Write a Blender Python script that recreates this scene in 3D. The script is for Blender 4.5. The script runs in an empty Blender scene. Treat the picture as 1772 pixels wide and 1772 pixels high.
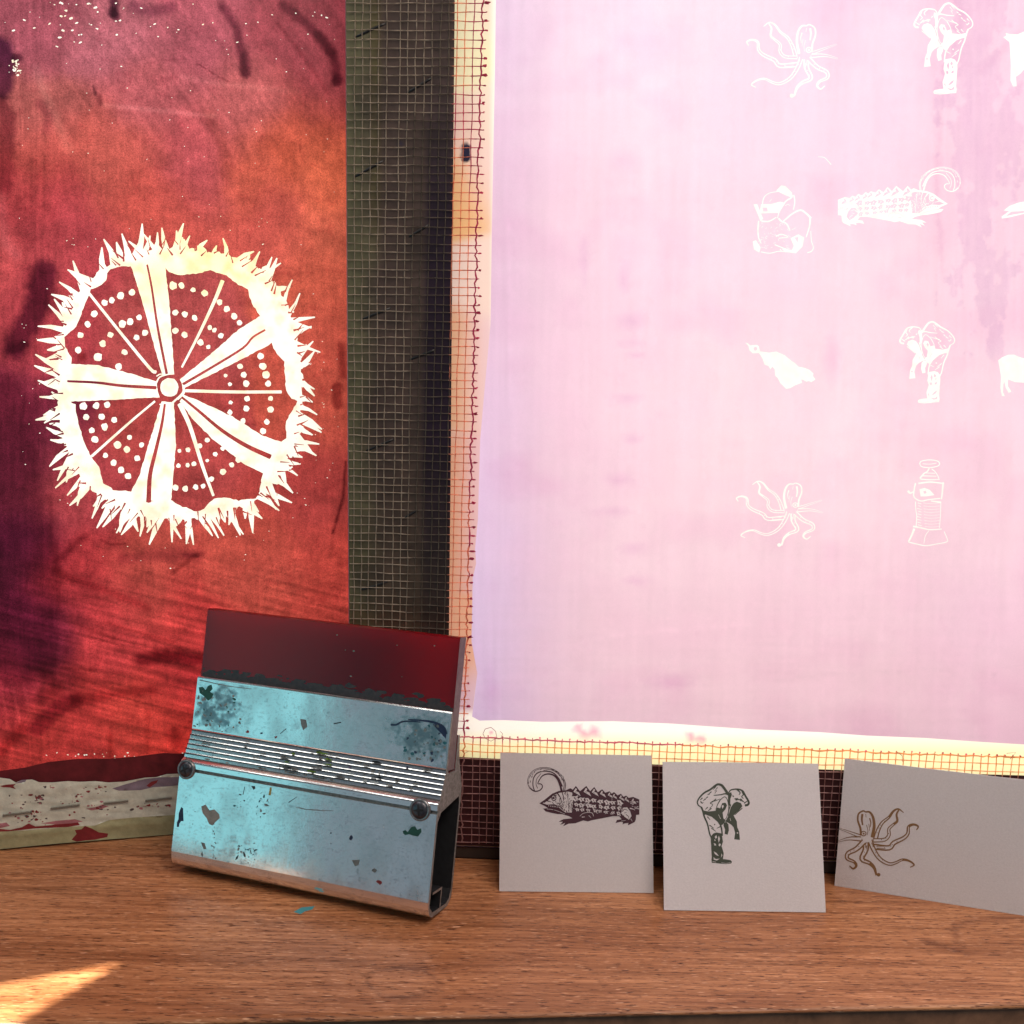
import bpy, bmesh, math, random
import numpy as np
from math import radians, sin, cos, pi, atan2, hypot
from mathutils import Vector, Matrix
from mathutils.geometry import delaunay_2d_cdt

# ------------------------------------------------------------------ camera, world, lamps
S = bpy.context.scene
COL = S.collection
F = 1900.0; HC = 0.323                      # focal length in photo pixels (1772 wide), camera height over the sill
_p = radians(9.2); _r = radians(1.07)
_f = np.array([0, cos(_p), -sin(_p)]); _x = np.array([1.0, 0, 0]); _u = np.cross(_x, _f)
CR = _x*cos(_r) + _u*sin(_r); CU = -_x*sin(_r) + _u*cos(_r); CF = _f; CC = np.array([0, 0, HC])
cam = bpy.data.objects.new('camera', bpy.data.cameras.new('camera')); COL.objects.link(cam)
cam.data.sensor_width = 36.0; cam.data.lens = 36.0*F/1772.0; cam.data.clip_start = 0.01; cam.data.clip_end = 50
M = Matrix(((CR[0], CU[0], -CF[0], 0), (CR[1], CU[1], -CF[1], 0), (CR[2], CU[2], -CF[2], HC), (0, 0, 0, 1)))
cam.matrix_world = M
S.camera = cam
S.view_settings.view_transform = 'Standard'; S.view_settings.look = 'None'
S.view_settings.exposure = 0; S.view_settings.gamma = 1; S.view_settings.use_curve_mapping = False
S.cycles.max_bounces = 8; S.cycles.transmission_bounces = 8; S.cycles.transparent_max_bounces = 8
W = bpy.data.worlds.new('World'); S.world = W; W.use_nodes = True
W.node_tree.nodes['Background'].inputs[0].default_value = (0.72, 0.82, 1.0, 1)
W.node_tree.nodes['Background'].inputs[1].default_value = 0.13

def area(name, loc, target, sx, sy, power, color):
    d = bpy.data.lights.new(name, 'AREA'); d.shape = 'RECTANGLE'; d.size = sx; d.size_y = sy
    d.energy = power; d.color = color
    o = bpy.data.objects.new(name, d); COL.objects.link(o); o.location = loc
    o.rotation_euler = (Vector(target)-Vector(loc)).to_track_quat('-Z', 'Y').to_euler()
    return o
area('window_daylight', (0.0, 1.40, 0.36), (0.0, 0.66, 0.34), 3.6, 2.4, 64.0, (1.0, 0.985, 0.95))
area('side_window', (-1.15, 0.12, 0.05), (0.0, 0.12, 0.05), 0.96, 0.9, 2.1, (0.26, 0.86, 0.93))
area('room_wall_glow', (-1.17, -0.95, 0.05), (0.0, -0.95, 0.05), 1.1, 0.9, .5, (0.50, 0.78, 0.95))
area('room_light', (0.50, -0.12, 1.35), (0.05, 0.58, 0.0), 1.2, 0.8, 18.0, (1.0, 0.82, 0.71))
area('ridge_highlight_lamp', (-0.78, 0.22, 1.15), (-0.12, 0.59, 0.06), 0.5, 0.35, 2.6, (1.0, 0.97, 0.92))  # lamp added to put a highlight on the squeegee ridge
sp = bpy.data.lights.new('sunbeam', 'SPOT'); sp.energy = 420; sp.color = (1.0, 0.87, 0.68)
sp.spot_size = radians(5.6); sp.spot_blend = 0.1; sp.shadow_soft_size = 0.006
spo = bpy.data.objects.new('sunbeam', sp); COL.objects.link(spo)
SPOT = Vector((-0.80, 0.0, 1.25)); SPT = Vector((-0.246, 0.480, 0.0))
spo.location = SPOT; spo.rotation_euler = (SPT-SPOT).to_track_quat('-Z', 'Y').to_euler()

# ------------------------------------------------------------------ projection helpers (to place things on their own planes)
def ray(x, y):
    d = CF*F + CR*(x-886) - CU*(y-886); return d/np.linalg.norm(d)
def proj(P):
    d = np.asarray(P, float)-CC; z = d@CF
    return np.stack([886+F*(d@CR)/z, 886-F*(d@CU)/z], -1)
def sill(x, y, z=0.0):
    d = ray(x, y); return CC + d*((z-HC)/d[2])
class Plane:
    def __init__(s, O, U, V):
        s.O = np.array(O, float); s.U = np.array(U, float)/np.linalg.norm(U)
        V = np.array(V, float); V = V - s.U*(V@s.U); s.V = V/np.linalg.norm(V)
        s.N = np.cross(s.U, s.V)              # towards the viewer
    def uv(s, x, y):
        d = ray(x, y); P = CC + d*(((s.O-CC)@s.N)/(d@s.N)) - s.O
        return (P@s.U, P@s.V)
    def poly(s, pts): return [s.uv(*p) for p in pts]
    def P(s, uv, off=0.0):
        uv = np.asarray(uv, float)
        return s.O + np.outer(uv[:, 0], s.U) + np.outer(uv[:, 1], s.V) + s.N*off
# ------------------------------------------------------------------ noise (numpy)
def vnoise(x, y, seed=0):
    xi = np.floor(x).astype(np.int64); yi = np.floor(y).astype(np.int64); fx = x-xi; fy = y-yi
    fx = fx*fx*(3-2*fx); fy = fy*fy*(3-2*fy)
    def h(a, b):
        n = (a*374761393 + b*668265263 + seed*974634777) & 0xffffffff
        n = ((n ^ (n >> 13))*1274126177) & 0xffffffff
        return ((n ^ (n >> 16)) & 0xffff)/65535.0
    a = h(xi, yi); b = h(xi+1, yi); c = h(xi, yi+1); d = h(xi+1, yi+1)
    return (a*(1-fx)+b*fx)*(1-fy) + (c*(1-fx)+d*fx)*fy
def fbm(x, y, seed=0, n=4):
    s = 0; a = .5
    for i in range(n): s = s + a*vnoise(x*2**i, y*2**i, seed+i*7); a *= .5
    return s/(1-.5**n)
def lin(c):
    c = np.asarray(c, float)/255.0
    return np.where(c < .04045, c/12.92, ((c+.055)/1.055)**2.4)
def sdist(px, py, pl):
    pl = np.asarray(pl, float); best = np.full(px.shape, 1e9)
    for (a, b) in zip(pl[:-1], pl[1:]):
        d = b-a; L = d@d+1e-9; t = np.clip(((px-a[0])*d[0]+(py-a[1])*d[1])/L, 0, 1)
        best = np.minimum(best, np.hypot(px-a[0]-t*d[0], py-a[1]-t*d[1]))
    return best
def inpoly(px, py, pl):
    r = np.zeros(px.shape, bool); n = len(pl); j = n-1
    for i in range(n):
        xi, yi = pl[i]; xj, yj = pl[j]
        if yi != yj: r ^= ((yi > py) != (yj > py)) & (px < (xj-xi)*(py-yi)/(yj-yi)+xi)
        j = i
    return r
def softpoly(px, py, pl, soft):
    d = sdist(px, py, list(pl)+[pl[0]]); d = np.where(inpoly(px, py, pl), d, -d)
    return np.clip(d/soft*.5+.5, 0, 1)
def field(px, py, samples, sig):
    w = 0; c = 0
    for x, y, col in samples:
        k = np.exp(-((px-x)**2+(py-y)**2)/(2*sig*sig))+1e-7/(1+((px-x)**2+(py-y)**2)/1e4)
        w = w+k; c = c+k[:, None]*lin(col)
    return c/w[:, None]

# ------------------------------------------------------------------ objects
def tag(o, label=None, cat=None, group=None, kind=None):
    if label: o['label'] = label
    if cat: o['category'] = cat
    if group: o['group'] = group
    if kind: o['kind'] = kind
    return o
def thing(name, loc, label, cat, group=None):
    o = bpy.data.objects.new(name, None); COL.objects.link(o); o.location = loc; o.empty_display_size = .02
    return tag(o, label, cat, group)
def link(name, me, parent=None):
    o = bpy.data.objects.new(name, me); COL.objects.link(o)
    if parent is not None:
        o.parent = parent
        p = parent; off = np.zeros(3)
        while p is not None: off += np.array(p.location); p = p.parent
        me.transform(Matrix.Translation(Vector(-off)))
    return o
def mesh(name, V, Fc, mats, parent=None, midx=None, smooth=False):
    me = bpy.data.meshes.new(name); me.from_pydata([tuple(v) for v in V], [], Fc)
    for m in (mats if isinstance(mats, (list, tuple)) else [mats]): me.materials.append(m)
    if midx is not None: me.polygons.foreach_set('material_index', np.asarray(midx, np.int32))
    if smooth: me.polygons.foreach_set('use_smooth', [True]*len(me.polygons))
    me.update()
    return link(name, me, parent)
def ccw(p):
    a = sum(p[i-1][0]*p[i][1]-p[i][0]*p[i-1][1] for i in range(len(p)))
    return p if a > 0 else p[::-1]
def cdt(outline, layers, steiner=()):
    """planar arrangement: every face gets the value of the last layer that covers it"""
    V = []; Fs = []; val = []
    for pl, v in [(outline, None)]+list(layers):
        pl = ccw(list(pl)); k = len(V); V += [Vector((a, b)) for a, b in pl]; Fs.append(list(range(k, k+len(pl)))); val.append(v)
    V += [Vector((a, b)) for a, b in steiner]
    r = delaunay_2d_cdt(V, [], Fs, 0, 1e-7, True)
    vo = np.array([(v.x, v.y) for v in r[0]]); fo = []; vals = []
    for f, og in zip(r[2], r[5]):
        if 0 in og: fo.append(list(f)); vals.append(val[max(og)])
    return vo, fo, vals
WK = 1.0
def stroke(pts, w0, w1=None, smooth=True, wf=None):
    """a brush stroke as small convex pieces; pts and widths in any drawing unit"""
    if w1 is None: w1 = w0
    w0 *= WK; w1 *= WK
    P = np.array(pts, float)
    if smooth and len(P) > 2:
        Q = []; E = np.vstack([2*P[0]-P[1], P, 2*P[-1]-P[-2]])
        for i in range(1, len(E)-2):
            for t in np.linspace(0, 1, 5)[:-1]:
                a, b, c, d = E[i-1], E[i], E[i+1], E[i+2]
                Q.append(.5*((2*b)+(c-a)*t+(2*a-5*b+4*c-d)*t*t+(3*b-a-3*c+d)*t**3))
        Q.append(P[-1]); P = np.array(Q)
    n = len(P); out = []
    for i in range(n-1):
        a, b = P[i], P[i+1]; d = b-a; L = hypot(*d)
        if L < 1e-6: continue
        d = d/L; q = np.array([-d[1], d[0]])
        wa = (w0+(w1-w0)*i/(n-1))/2; wb = (w0+(w1-w0)*(i+1)/(n-1))/2
        out.append([tuple(a-q*wa-d*wa*.3), tuple(a-d*wa*.55), tuple(a+q*wa-d*wa*.3), tuple(b+q*wb+d*wb*.3), tuple(b+d*wb*.55), tuple(b-q*wb+d*wb*.3)][::-1])
    return out
def disc(cx, cy, r, n=10, jit=0.0, asp=1.0, rng=random, ang=0.0):
    o = []
    for k in range(n):
        a = 2*pi*k/n; rr = r*(1+jit*(rng.random()*2-1)); x = rr*cos(a)*asp; y = rr*sin(a)
        o.append((cx+x*cos(ang)-y*sin(ang), cy+x*sin(ang)+y*cos(ang)))
    return o
def box_vf(x0, x1, y0, y1, z0, z1):
    v = [(x, y, z) for x in (x0, x1) for y in (y0, y1) for z in (z0, z1)]
    return v, [(0, 1, 3, 2), (4, 6, 7, 5), (0, 4, 5, 1), (2, 3, 7, 6), (0, 2, 6, 4), (1, 5, 7, 3)]
def bevel(o, w, seg=2):
    m = o.modifiers.new('Bevel', 'BEVEL'); m.width = w; m.segments = seg; m.limit_method = 'ANGLE'
def plane_box(name, pl, u0, u1, v0, v1, n0, n1, mat, parent, bev=.0015):
    v, f = box_vf(u0, u1, v0, v1, n0, n1)
    V = [pl.O+pl.U*a+pl.V*b+pl.N*c for a, b, c in v]
    o = mesh(name, V, f, mat, parent); bevel(o, bev)
    bm = bmesh.new(); bm.from_mesh(o.data); bmesh.ops.recalc_face_normals(bm, faces=bm.faces); bm.to_mesh(o.data); bm.free()
    return o

# ------------------------------------------------------------------ materials
def nmat(name):
    m = bpy.data.materials.new(name); m.use_nodes = True; nt = m.node_tree
    for n in list(nt.nodes):
        if n.type != 'OUTPUT_MATERIAL': nt.nodes.remove(n)
    out = [n for n in nt.nodes if n.type == 'OUTPUT_MATERIAL'][0]
    def N(t, **k):
        n = nt.nodes.new(t)
        for a, b in k.items():
            if a.startswith('i_'): n.inputs[a[2:].replace('_', ' ')].default_value = b
            else: setattr(n, a, b)
        return n
    return m, nt, N, nt.links.new, out
def mixc(N, Lk, fac, a, b, mode='MIX'):
    n = N('ShaderNodeMix', data_type='RGBA', blend_type=mode)
    for s, v in ((0, fac), (6, a), (7, b)):
        if hasattr(v, 'links'): Lk(v, n.inputs[s])
        elif s == 0: n.inputs[0].default_value = v
        else: n.inputs[s].default_value = (*v[:3], 1)
    return n.outputs[2]
def ramp(N, Lk, src, p0, p1, c0=(0, 0, 0), c1=(1, 1, 1)):
    n = N('ShaderNodeValToRGB'); e = n.color_ramp.elements
    e[0].position = p0; e[0].color = (*c0, 1); e[1].position = p1; e[1].color = (*c1, 1); Lk(src, n.inputs[0]); return n.outputs[0]
def noise(N, Lk, scale, detail=4, rough=.6, vec=None, dist=0.0, mp=None):
    tc = N('ShaderNodeTexCoord'); v = tc.outputs['Object']
    if mp is not None:
        m = N('ShaderNodeMapping'); m.inputs['Rotation'].default_value = mp[0]; m.inputs['Scale'].default_value = mp[1]; Lk(v, m.inputs[0]); v = m.outputs[0]
    n = N('ShaderNodeTexNoise'); n.inputs['Scale'].default_value = scale; n.inputs['Detail'].default_value = detail
    n.inputs['Roughness'].default_value = rough; n.inputs['Distortion'].default_value = dist; Lk(v, n.inputs['Vector']); return n.outputs['Fac']
def bump(N, Lk, h, strength, dist):
    b = N('ShaderNodeBump'); b.inputs['Strength'].default_value = strength; b.inputs['Distance'].default_value = dist; Lk(h, b.inputs['Height']); return b.outputs[0]
def simple(name, col, rough=.5, metal=0.0, nz=None, nscale=60, namt=.35, bmp=0.0, spec=.5, bscale=400, bd=.0003):
    m, nt, N, L, out = nmat(name); p = N('ShaderNodeBsdfPrincipled')
    p.inputs['Base Color'].default_value = (*col, 1); p.inputs['Roughness'].default_value = rough; p.inputs['Metallic'].default_value = metal
    p.inputs['Specular IOR Level'].default_value = spec
    if nz is not None:
        f = ramp(N, L, noise(N, L, nscale, 6, .65), .5-namt*.5, .5+namt*.5); L(mixc(N, L, f, col, nz), p.inputs['Base Color'])
    if bmp: L(bump(N, L, noise(N, L, bscale, 4, .6), bmp, bd), p.inputs['Normal'])
    L(p.outputs[0], out.inputs[0]); return m
def film(name, trans, grain_scale, g0, g1, coat=.03, rough=.35, bmp=.15, streak=0.0):
    """thin fabric or dried emulsion: lets light through diffusely in the colour of its tint attribute"""
    m, nt, N, L, out = nmat(name)
    at = N('ShaderNodeAttribute', attribute_name='tint')
    g = ramp(N, L, noise(N, L, grain_scale, 8, .75), .3, .7, (g0,)*3, (g1,)*3)
    c = mixc(N, L, 1.0, at.outputs['Color'], g, 'MULTIPLY')
    g2 = ramp(N, L, noise(N, L, grain_scale*.10, 6, .7), .3, .7, (1-(1-g0)*.28,)*3, (1+(g1-1)*.28,)*3)
    c = mixc(N, L, 1.0, c, g2, 'MULTIPLY')
    if streak:
        s = ramp(N, L, noise(N, L, 40, 5, .6, mp=((0, 0, 0), (1, 1, .03))), .3, .7, (1-streak,)*3, (1+streak*.5,)*3)
        c = mixc(N, L, 1.0, c, s, 'MULTIPLY')
        s = ramp(N, L, noise(N, L, 30, 5, .6, mp=((0, 0, 0), (.05, 1, 1))), .3, .7, (1-streak*.6,)*3, (1+streak*.3,)*3)
        c = mixc(N, L, 1.0, c, s, 'MULTIPLY')
    t = N('ShaderNodeBsdfTranslucent'); L(c, t.inputs[0])
    d = N('ShaderNodeBsdfDiffuse'); L(c, d.inputs[0])
    mx = N('ShaderNodeMixShader'); mx.inputs[0].default_value = trans; L(d.outputs[0], mx.inputs[1]); L(t.outputs[0], mx.inputs[2])
    gl = N('ShaderNodeBsdfGlossy'); gl.inputs['Roughness'].default_value = rough
    L(bump(N, L, noise(N, L, grain_scale*.4, 4), bmp, .0004), gl.inputs['Normal'])
    m2 = N('ShaderNodeMixShader'); m2.inputs[0].default_value = coat; L(mx.outputs[0], m2.inputs[1]); L(gl.outputs[0], m2.inputs[2])
    L(m2.outputs[0], out.inputs[0]); return m
def attrmat(name, rough=.6, spec=.4, nscale=120, g0=.8, g1=1.15, bmp=.2, bscale=500):
    m, nt, N, L, out = nmat(name); p = N('ShaderNodeBsdfPrincipled')
    at = N('ShaderNodeAttribute', attribute_name='tint')
    g = ramp(N, L, noise(N, L, nscale, 6, .7), .3, .7, (g0,)*3, (g1,)*3)
    L(mixc(N, L, 1.0, at.outputs['Color'], g, 'MULTIPLY'), p.inputs['Base Color'])
    p.inputs['Roughness'].default_value = rough; p.inputs['Specular IOR Level'].default_value = spec
    L(bump(N, L, noise(N, L, bscale, 4), bmp, .0004), p.inputs['Normal'])
    L(p.outputs[0], out.inputs[0]); return m

M_emul = film('red_emulsion', .85, 1300, .45, 1.62)
M_pink = film('pink_emulsion', .85, 1100, .96, 1.03, streak=.045, coat=.02)
M_open = film('open_mesh', .85, 1500, .97, 1.03, coat=.01)
M_over = attrmat('coated_mesh_on_wood', .55, .35, 90, .7, 1.3)
M_tapew = attrmat('paint_smeared_tape', .45, .5, 140, .82, 1.15, .5, 350)
M_wood = simple('frame_pine', (.045, .028, .02), .8, nz=(.03, .02, .014), bmp=.3)
M_staple = simple('steel_staple', (.05, .05, .05), .35, .8)
M_thread = film('scrim_thread', .5, 1200, .85, 1.15, coat=.02)

# ------------------------------------------------------------------ drawings (each in the pixels of its own close-up)
def tent(pts, w0, w1, dots=0):
    L = [(p, 1) for p in stroke(pts, w0, w1)]
    k = len(pts)
    inner = pts[:max(3, int(k*.68))]
    L += [(p, 0) for p in stroke(inner, w0*.52, max(w1, w0*.10)*.6)]
    return L
def octopus():
    A = []
    T = [([(440, 835), (462, 760), (500, 690), (560, 640), (600, 585), (645, 565), (690, 597)], 44, 8),
         ([(430, 848), (520, 842), (560, 800), (560, 745), (600, 705), (635, 672), (628, 615), (650, 572)], 40, 14),
         ([(425, 905), (560, 915), (605, 870), (690, 828), (730, 785), (736, 725), (780, 705), (822, 722), (808, 752)], 56, 10),
         ([(390, 845), (425, 935), (480, 1015), (560, 1060), (620, 1050), (680, 1022), (740, 1032), (786, 1068), (752, 1090)], 48, 9),
         ([(350, 840), (352, 930), (318, 1015), (385, 1052), (428, 1095), (448, 1160)], 66, 18),
         ([(340, 855), (270, 925), (195, 965), (188, 1012), (248, 1042), (268, 1078), (240, 1104), (208, 1078)], 56, 9),
         ([(300, 810), (215, 778), (116, 742)], 36, 12), ([(310, 835), (205, 832), (108, 857)], 50, 14)]
    for t in T: A += tent(*t)
    A.append((disc(468, 1158, 17), 1))
    A.append(([(300, 800), (302, 730), (280, 670), (284, 610), (325, 582), (385, 590), (424, 640), (430, 720), (420, 800), (400, 860), (340, 870)], 0))
    for s in ([(310, 800), (304, 735), (282, 670), (288, 610), (328, 583), (352, 592)],):
        A += [(p, 1) for p in stroke(s, 20, 12)]
    A += [(p, 1) for p in stroke([(352, 592), (388, 594), (418, 640), (428, 720), (412, 815)], 14, 30)]
    A += [(p, 1) for p in stroke([(322, 615), (318, 660), (324, 708)], 20, 14)]
    A += [(p, 1) for p in stroke([(388, 650), (398, 690), (392, 730)], 12, 6)]
    A += [(p, 1) for p in stroke([(352, 610), (356, 640)], 5)]+[(p, 1) for p in stroke([(360, 710), (372, 760), (366, 800)], 6, 4)]
    A += [(p, 1) for p in stroke([(380, 700), (388, 760)], 5, 4)]
    A += [(disc(334, 787, 25, 12), 1), (disc(334, 787, 17, 12), 0), (disc(334, 787, 9, 8), 1)]
    r = random.Random(4)
    for t, w, _ in T[:6]:
        for k in range(1, 5):
            a = np.array(t[min(k//2, len(t)-2)]); b = np.array(t[min(k//2+1, len(t)-1)]); q = a+(b-a)*(.3+.4*(k % 2))
            A.append((disc(q[0]+r.uniform(-4, 4), q[1]+r.uniform(-4, 4), 4.5, 6), 1))
    for s in ([(300, 870), (270, 905)], [(350, 880), (352, 915)], [(362, 895), (358, 930)], [(405, 870), (422, 905)], [(450, 900), (540, 902)], [(455, 918), (530, 922)]):
        A += [(p, 1) for p in stroke(s, 7, 4)]
    return A
def figure():
    A = []; D = lambda pl: A.append((pl, 1)); Wh = lambda pl: A.append((pl, 0))
    def st(p, a, b=None, v=1): A.extend([(q, v) for q in stroke(p, a, b)])
    # pack and back
    Wh([(700, 455), (665, 400), (625, 380), (560, 420), (500, 455), (425, 530), (425, 575), (480, 640), (600, 640), (700, 560)])
    st([(712, 470), (680, 420), (655, 390), (622, 380), (595, 392), (545, 430), (490, 460), (445, 505), (424, 545), (432, 578), (462, 598)], 26, 10)
    st([(462, 598), (478, 640), (490, 690), (520, 760), (540, 850), (560, 905), (562, 1000), (568, 1100)], 18, 10)
    D([(466, 625), (530, 640), (590, 632), (640, 668), (690, 730), (665, 765), (640, 778), (618, 740), (560, 690), (500, 668), (482, 680)])
    D([(590, 640), (612, 600), (640, 610), (660, 560), (690, 555), (706, 580), (690, 620), (664, 650), (672, 705), (700, 735), (660, 740), (625, 700)])
    Wh([(655, 590), (668, 575), (676, 590), (662, 615)])
    st([(600, 520), (570, 545), (545, 560), (570, 575), (540, 610)], 10, 5); st([(560, 545), (600, 535), (640, 520)], 9, 5)
    st([(580, 485), (640, 480), (690, 470), (720, 480)], 8, 16); st([(600, 400), (575, 430)], 9, 4); st([(615, 410), (588, 445)], 7, 4); st([(605, 440), (590, 470)], 8, 3)
    for s in ([(470, 510), (450, 530)], [(500, 520), (480, 535)], [(520, 500), (505, 515)], [(540, 470), (520, 480)], [(455, 545), (470, 560), (480, 550)], [(520, 600), (500, 620)], [(555, 610), (525, 635)], [(545, 460), (560, 450)]): st(s, 12, 5)
    st([(640, 530), (680, 500), (705, 520), (720, 580), (718, 640), (700, 700), (682, 718)], 8, 6)
    st([(640, 530), (615, 575), (600, 620)], 10, 6)
    # hood, second head
    Wh([(720, 470), (745, 430), (800, 425), (850, 440), (885, 490), (915, 550), (890, 585), (845, 612), (760, 580)])
    st([(716, 480), (735, 440), (770, 428), (815, 428), (855, 445), (880, 490), (912, 548), (905, 575), (880, 582)], 10, 22)
    D([(715, 470), (745, 455), (752, 480), (738, 520), (735, 600), (715, 560)])
    D([(770, 560), (800, 546), (838, 560), (852, 590), (822, 628), (778, 668), (735, 705), (716, 690), (742, 600)])
    st([(740, 575), (720, 640), (718, 690)], 12, 6); st([(850, 610), (815, 640), (780, 672)], 9, 6)
    D([(720, 680), (768, 676), (800, 735), (804, 790), (822, 832), (830, 912), (775, 906), (784, 845), (768, 790), (745, 765), (712, 745), (690, 735)])
    D([(676, 745), (700, 740), (720, 765), (724, 820), (712, 862), (684, 854), (688, 812), (672, 775)])
    Wh(disc(806, 845, 8, 6)); st([(735, 705), (742, 730)], 5, 4, 0); st([(625, 670), (645, 710)], 5, 4, 0)
    for s in ([(800, 430), (830, 460), (820, 480)], [(760, 490), (770, 500)], [(850, 450), (860, 480), (845, 500), (865, 520)], [(835, 520), (860, 545), (880, 540)], [(790, 530), (820, 525), (840, 540)], [(780, 520), (810, 515)], [(870, 560), (900, 540)]): st(s, 13, 7)
    Wh([(858, 520), (872, 512), (886, 545), (870, 552)])
    # legs
    st([(645, 770), (655, 810), (662, 870)], 16, 12)
    for s in ([(520, 690), (545, 720)], [(540, 770), (580, 800)], [(560, 800), (600, 830)], [(640, 785), (610, 800)]): st(s, 10, 5)
    A.append((disc(588, 765, 7, 6), 1))
    D([(552, 880), (575, 850), (605, 840), (655, 850), (668, 930), (655, 970), (676, 1040), (668, 1095), (700, 1098), (742, 1106), (754, 1120), (748, 1136), (700, 1142), (640, 1138), (600, 1132), (562, 1130), (558, 1100), (566, 1040), (560, 1000), (552, 930)])
    for w in ([(590, 880), (605, 865), (612, 890), (596, 900)], [(580, 940), (600, 950), (604, 965), (586, 965)], [(628, 870), (640, 900), (628, 940), (620, 900)], [(630, 945), (648, 950), (640, 975), (626, 965)],
              [(580, 1020), (605, 1035), (630, 1065), (610, 1060), (590, 1045)], [(655, 1040), (662, 1060), (650, 1080)], [(578, 1075), (600, 1095), (640, 1090), (610, 1108), (580, 1100)], [(585, 905), (600, 912), (590, 925)]): Wh(w)
    st([(655, 1128), (700, 1134), (742, 1126)], 4, 4, 0); st([(568, 1118), (600, 1124)], 4, 4, 0)
    return A
def lizard():
    A = []; r = random.Random(8)
    def st(p, a, b=None, v=1, smooth=True): A.extend([(q, v) for q in stroke(p, a, b, smooth)])
    # plume
    st([(752, 490), (760, 430), (738, 370), (700, 325), (640, 290), (580, 275), (515, 280), (455, 308), (418, 358), (408, 412), (428, 465), (470, 497), (518, 490), (544, 462), (540, 435), (516, 424)], 20, 9)
    st([(752, 490), (760, 430), (738, 370), (700, 325), (640, 290), (580, 275), (515, 280), (455, 308), (418, 358), (408, 412), (428, 465)], 6, 6, 0)
    st([(728, 490), (712, 430), (688, 378), (650, 343), (600, 332), (552, 346), (522, 380), (502, 424), (528, 428)], 20, 6)
    st([(470, 494), (455, 440), (462, 370), (500, 322), (570, 305), (645, 320), (700, 375), (735, 450)], 9, 12)
    st([(500, 470), (485, 430), (492, 380), (530, 330)], 6, 5)
    for k in range(34):
        a = pi*(1.12-.0+k/34*1.32) if False else pi*(.0+1.25*k/34)
        x = 585+cos(a)*(168+r.uniform(-16, 16)); y = 415-sin(a)*(128+r.uniform(-14, 14))
        st([(x, y), (x+sin(a)*18+r.uniform(-5, 5), y+cos(a)*18)], r.uniform(5, 9), 3, r.choice([0, 1, 1]), False)
    D = lambda pl, v=1: A.append((pl, v))
    D([(516, 614), (548, 592), (575, 572), (640, 520), (700, 495), (770, 488), (812, 468), (836, 482), (865, 446), (905, 497), (965, 446), (1002, 496), (1040, 456), (1076, 506), (1116, 478), (1146, 511), (1186, 497), (1208, 520), (1230, 504), (1264, 536), (1296, 521), (1320, 550), (1346, 538), (1370, 560), (1412, 551), (1472, 576),
       (1472, 720), (1442, 724), (1438, 770), (1428, 792), (1362, 824), (1368, 800), (1330, 806), (1310, 815), (1316, 794), (1290, 790), (1244, 802), (1258, 772), (1302, 765), (1280, 736), (1220, 735), (1110, 757), (1015, 775), (980, 786), (935, 776), (860, 804), (795, 808), (742, 834), (764, 800), (715, 820), (742, 788), (700, 790), (748, 764), (832, 756), (800, 736), (735, 718), (690, 716), (628, 704), (575, 690), (552, 664), (600, 660), (570, 640)])
    # head
    D([(548, 612), (600, 575), (655, 532), (710, 512), (790, 500), (830, 510), (838, 600), (826, 702), (765, 700), (720, 668), (690, 640), (640, 622), (590, 626)], 0)
    st([(560, 600), (600, 575), (640, 545)], 20, 6); st([(575, 585), (630, 600)], 14, 4); st([(640, 600), (660, 625), (720, 650), (742, 672)], 5, 9)
    A.append((disc(655, 560, 32, 12, asp=.8), 1)); A.append((disc(655, 560, 23, 12, asp=.8), 0)); A.append((disc(650, 562, 12, 8), 1))
    st([(690, 520), (715, 555), (725, 600), (700, 640)], 11, 5); st([(735, 510), (748, 560), (742, 600)], 9, 4)
    st([(590, 668), (640, 672), (700, 690), (760, 715)], 5, 4, 0); st([(590, 640), (640, 640), (690, 655)], 16, 22)
    for k in range(5): D([(600+k*20, 632+k*2), (612+k*20, 634+k*2), (606+k*20, 646+k*3)], 0)
    for k in range(90):
        x = r.uniform(640, 835); y = r.uniform(505, 700)
        st([(x, y), (x+r.uniform(-16, 16), y+r.uniform(6, 20))], r.uniform(4, 8), 2, 1, False)
    st([(782, 505), (792, 600), (800, 700)], 5, 4); 
    # scales
    for x, y, s in ((868, 500, 1.0), (966, 500, 1.05), (1042, 505, .95), (1117, 520, .85), (1188, 532, .7), (1233, 545, .7), (1298, 560, .75), (1348, 575, .7), (1415, 590, .7)):
        D([(x-26*s, y+2), (x-4*s, y-34*s), (x+8*s, y-22*s), (x-2*s, y-4*s), (x+26*s, y+8*s), (x+44*s, y+44*s), (x+10*s, y+24*s)], 0)
        st([(x-10*s, y), (x+4*s, y+14*s)], 4, 2)
    for row, (y0, n, sc) in enumerate(((574, 8, 1.35), (628, 9, 1.15), (672, 9, .95))):
        for k in range(n):
            x = 850+row*14+k*(62-row*3)+r.uniform(-8, 8); y = y0+k*5.5+r.uniform(-6, 6); s = sc*r.uniform(.8, 1.15)
            an = r.uniform(-.5, .5); D([(x+(p*cos(an)-q*sin(an))*s*r.uniform(.93, 1.08), y+(p*sin(an)+q*cos(an))*s*r.uniform(.93, 1.07)) for p, q in ((-24, -10), (-4, -20), (10, -12), (26, -10), (16, 2), (20, 16), (4, 10), (-8, 18), (-12, 4))], 0)
            st([(x-4*s, y-8*s), (x+6*s, y+8*s)], 7*s, 3)
    for k in range(36):
        x = r.uniform(840, 1290); y = 520+(x-840)*.09+r.uniform(-8, 175)
        st([(x, y), (x+r.uniform(10, 24), y+r.uniform(-10, 10))], r.uniform(4, 7), 2, r.choice([0, 0, 1]), False)
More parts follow.
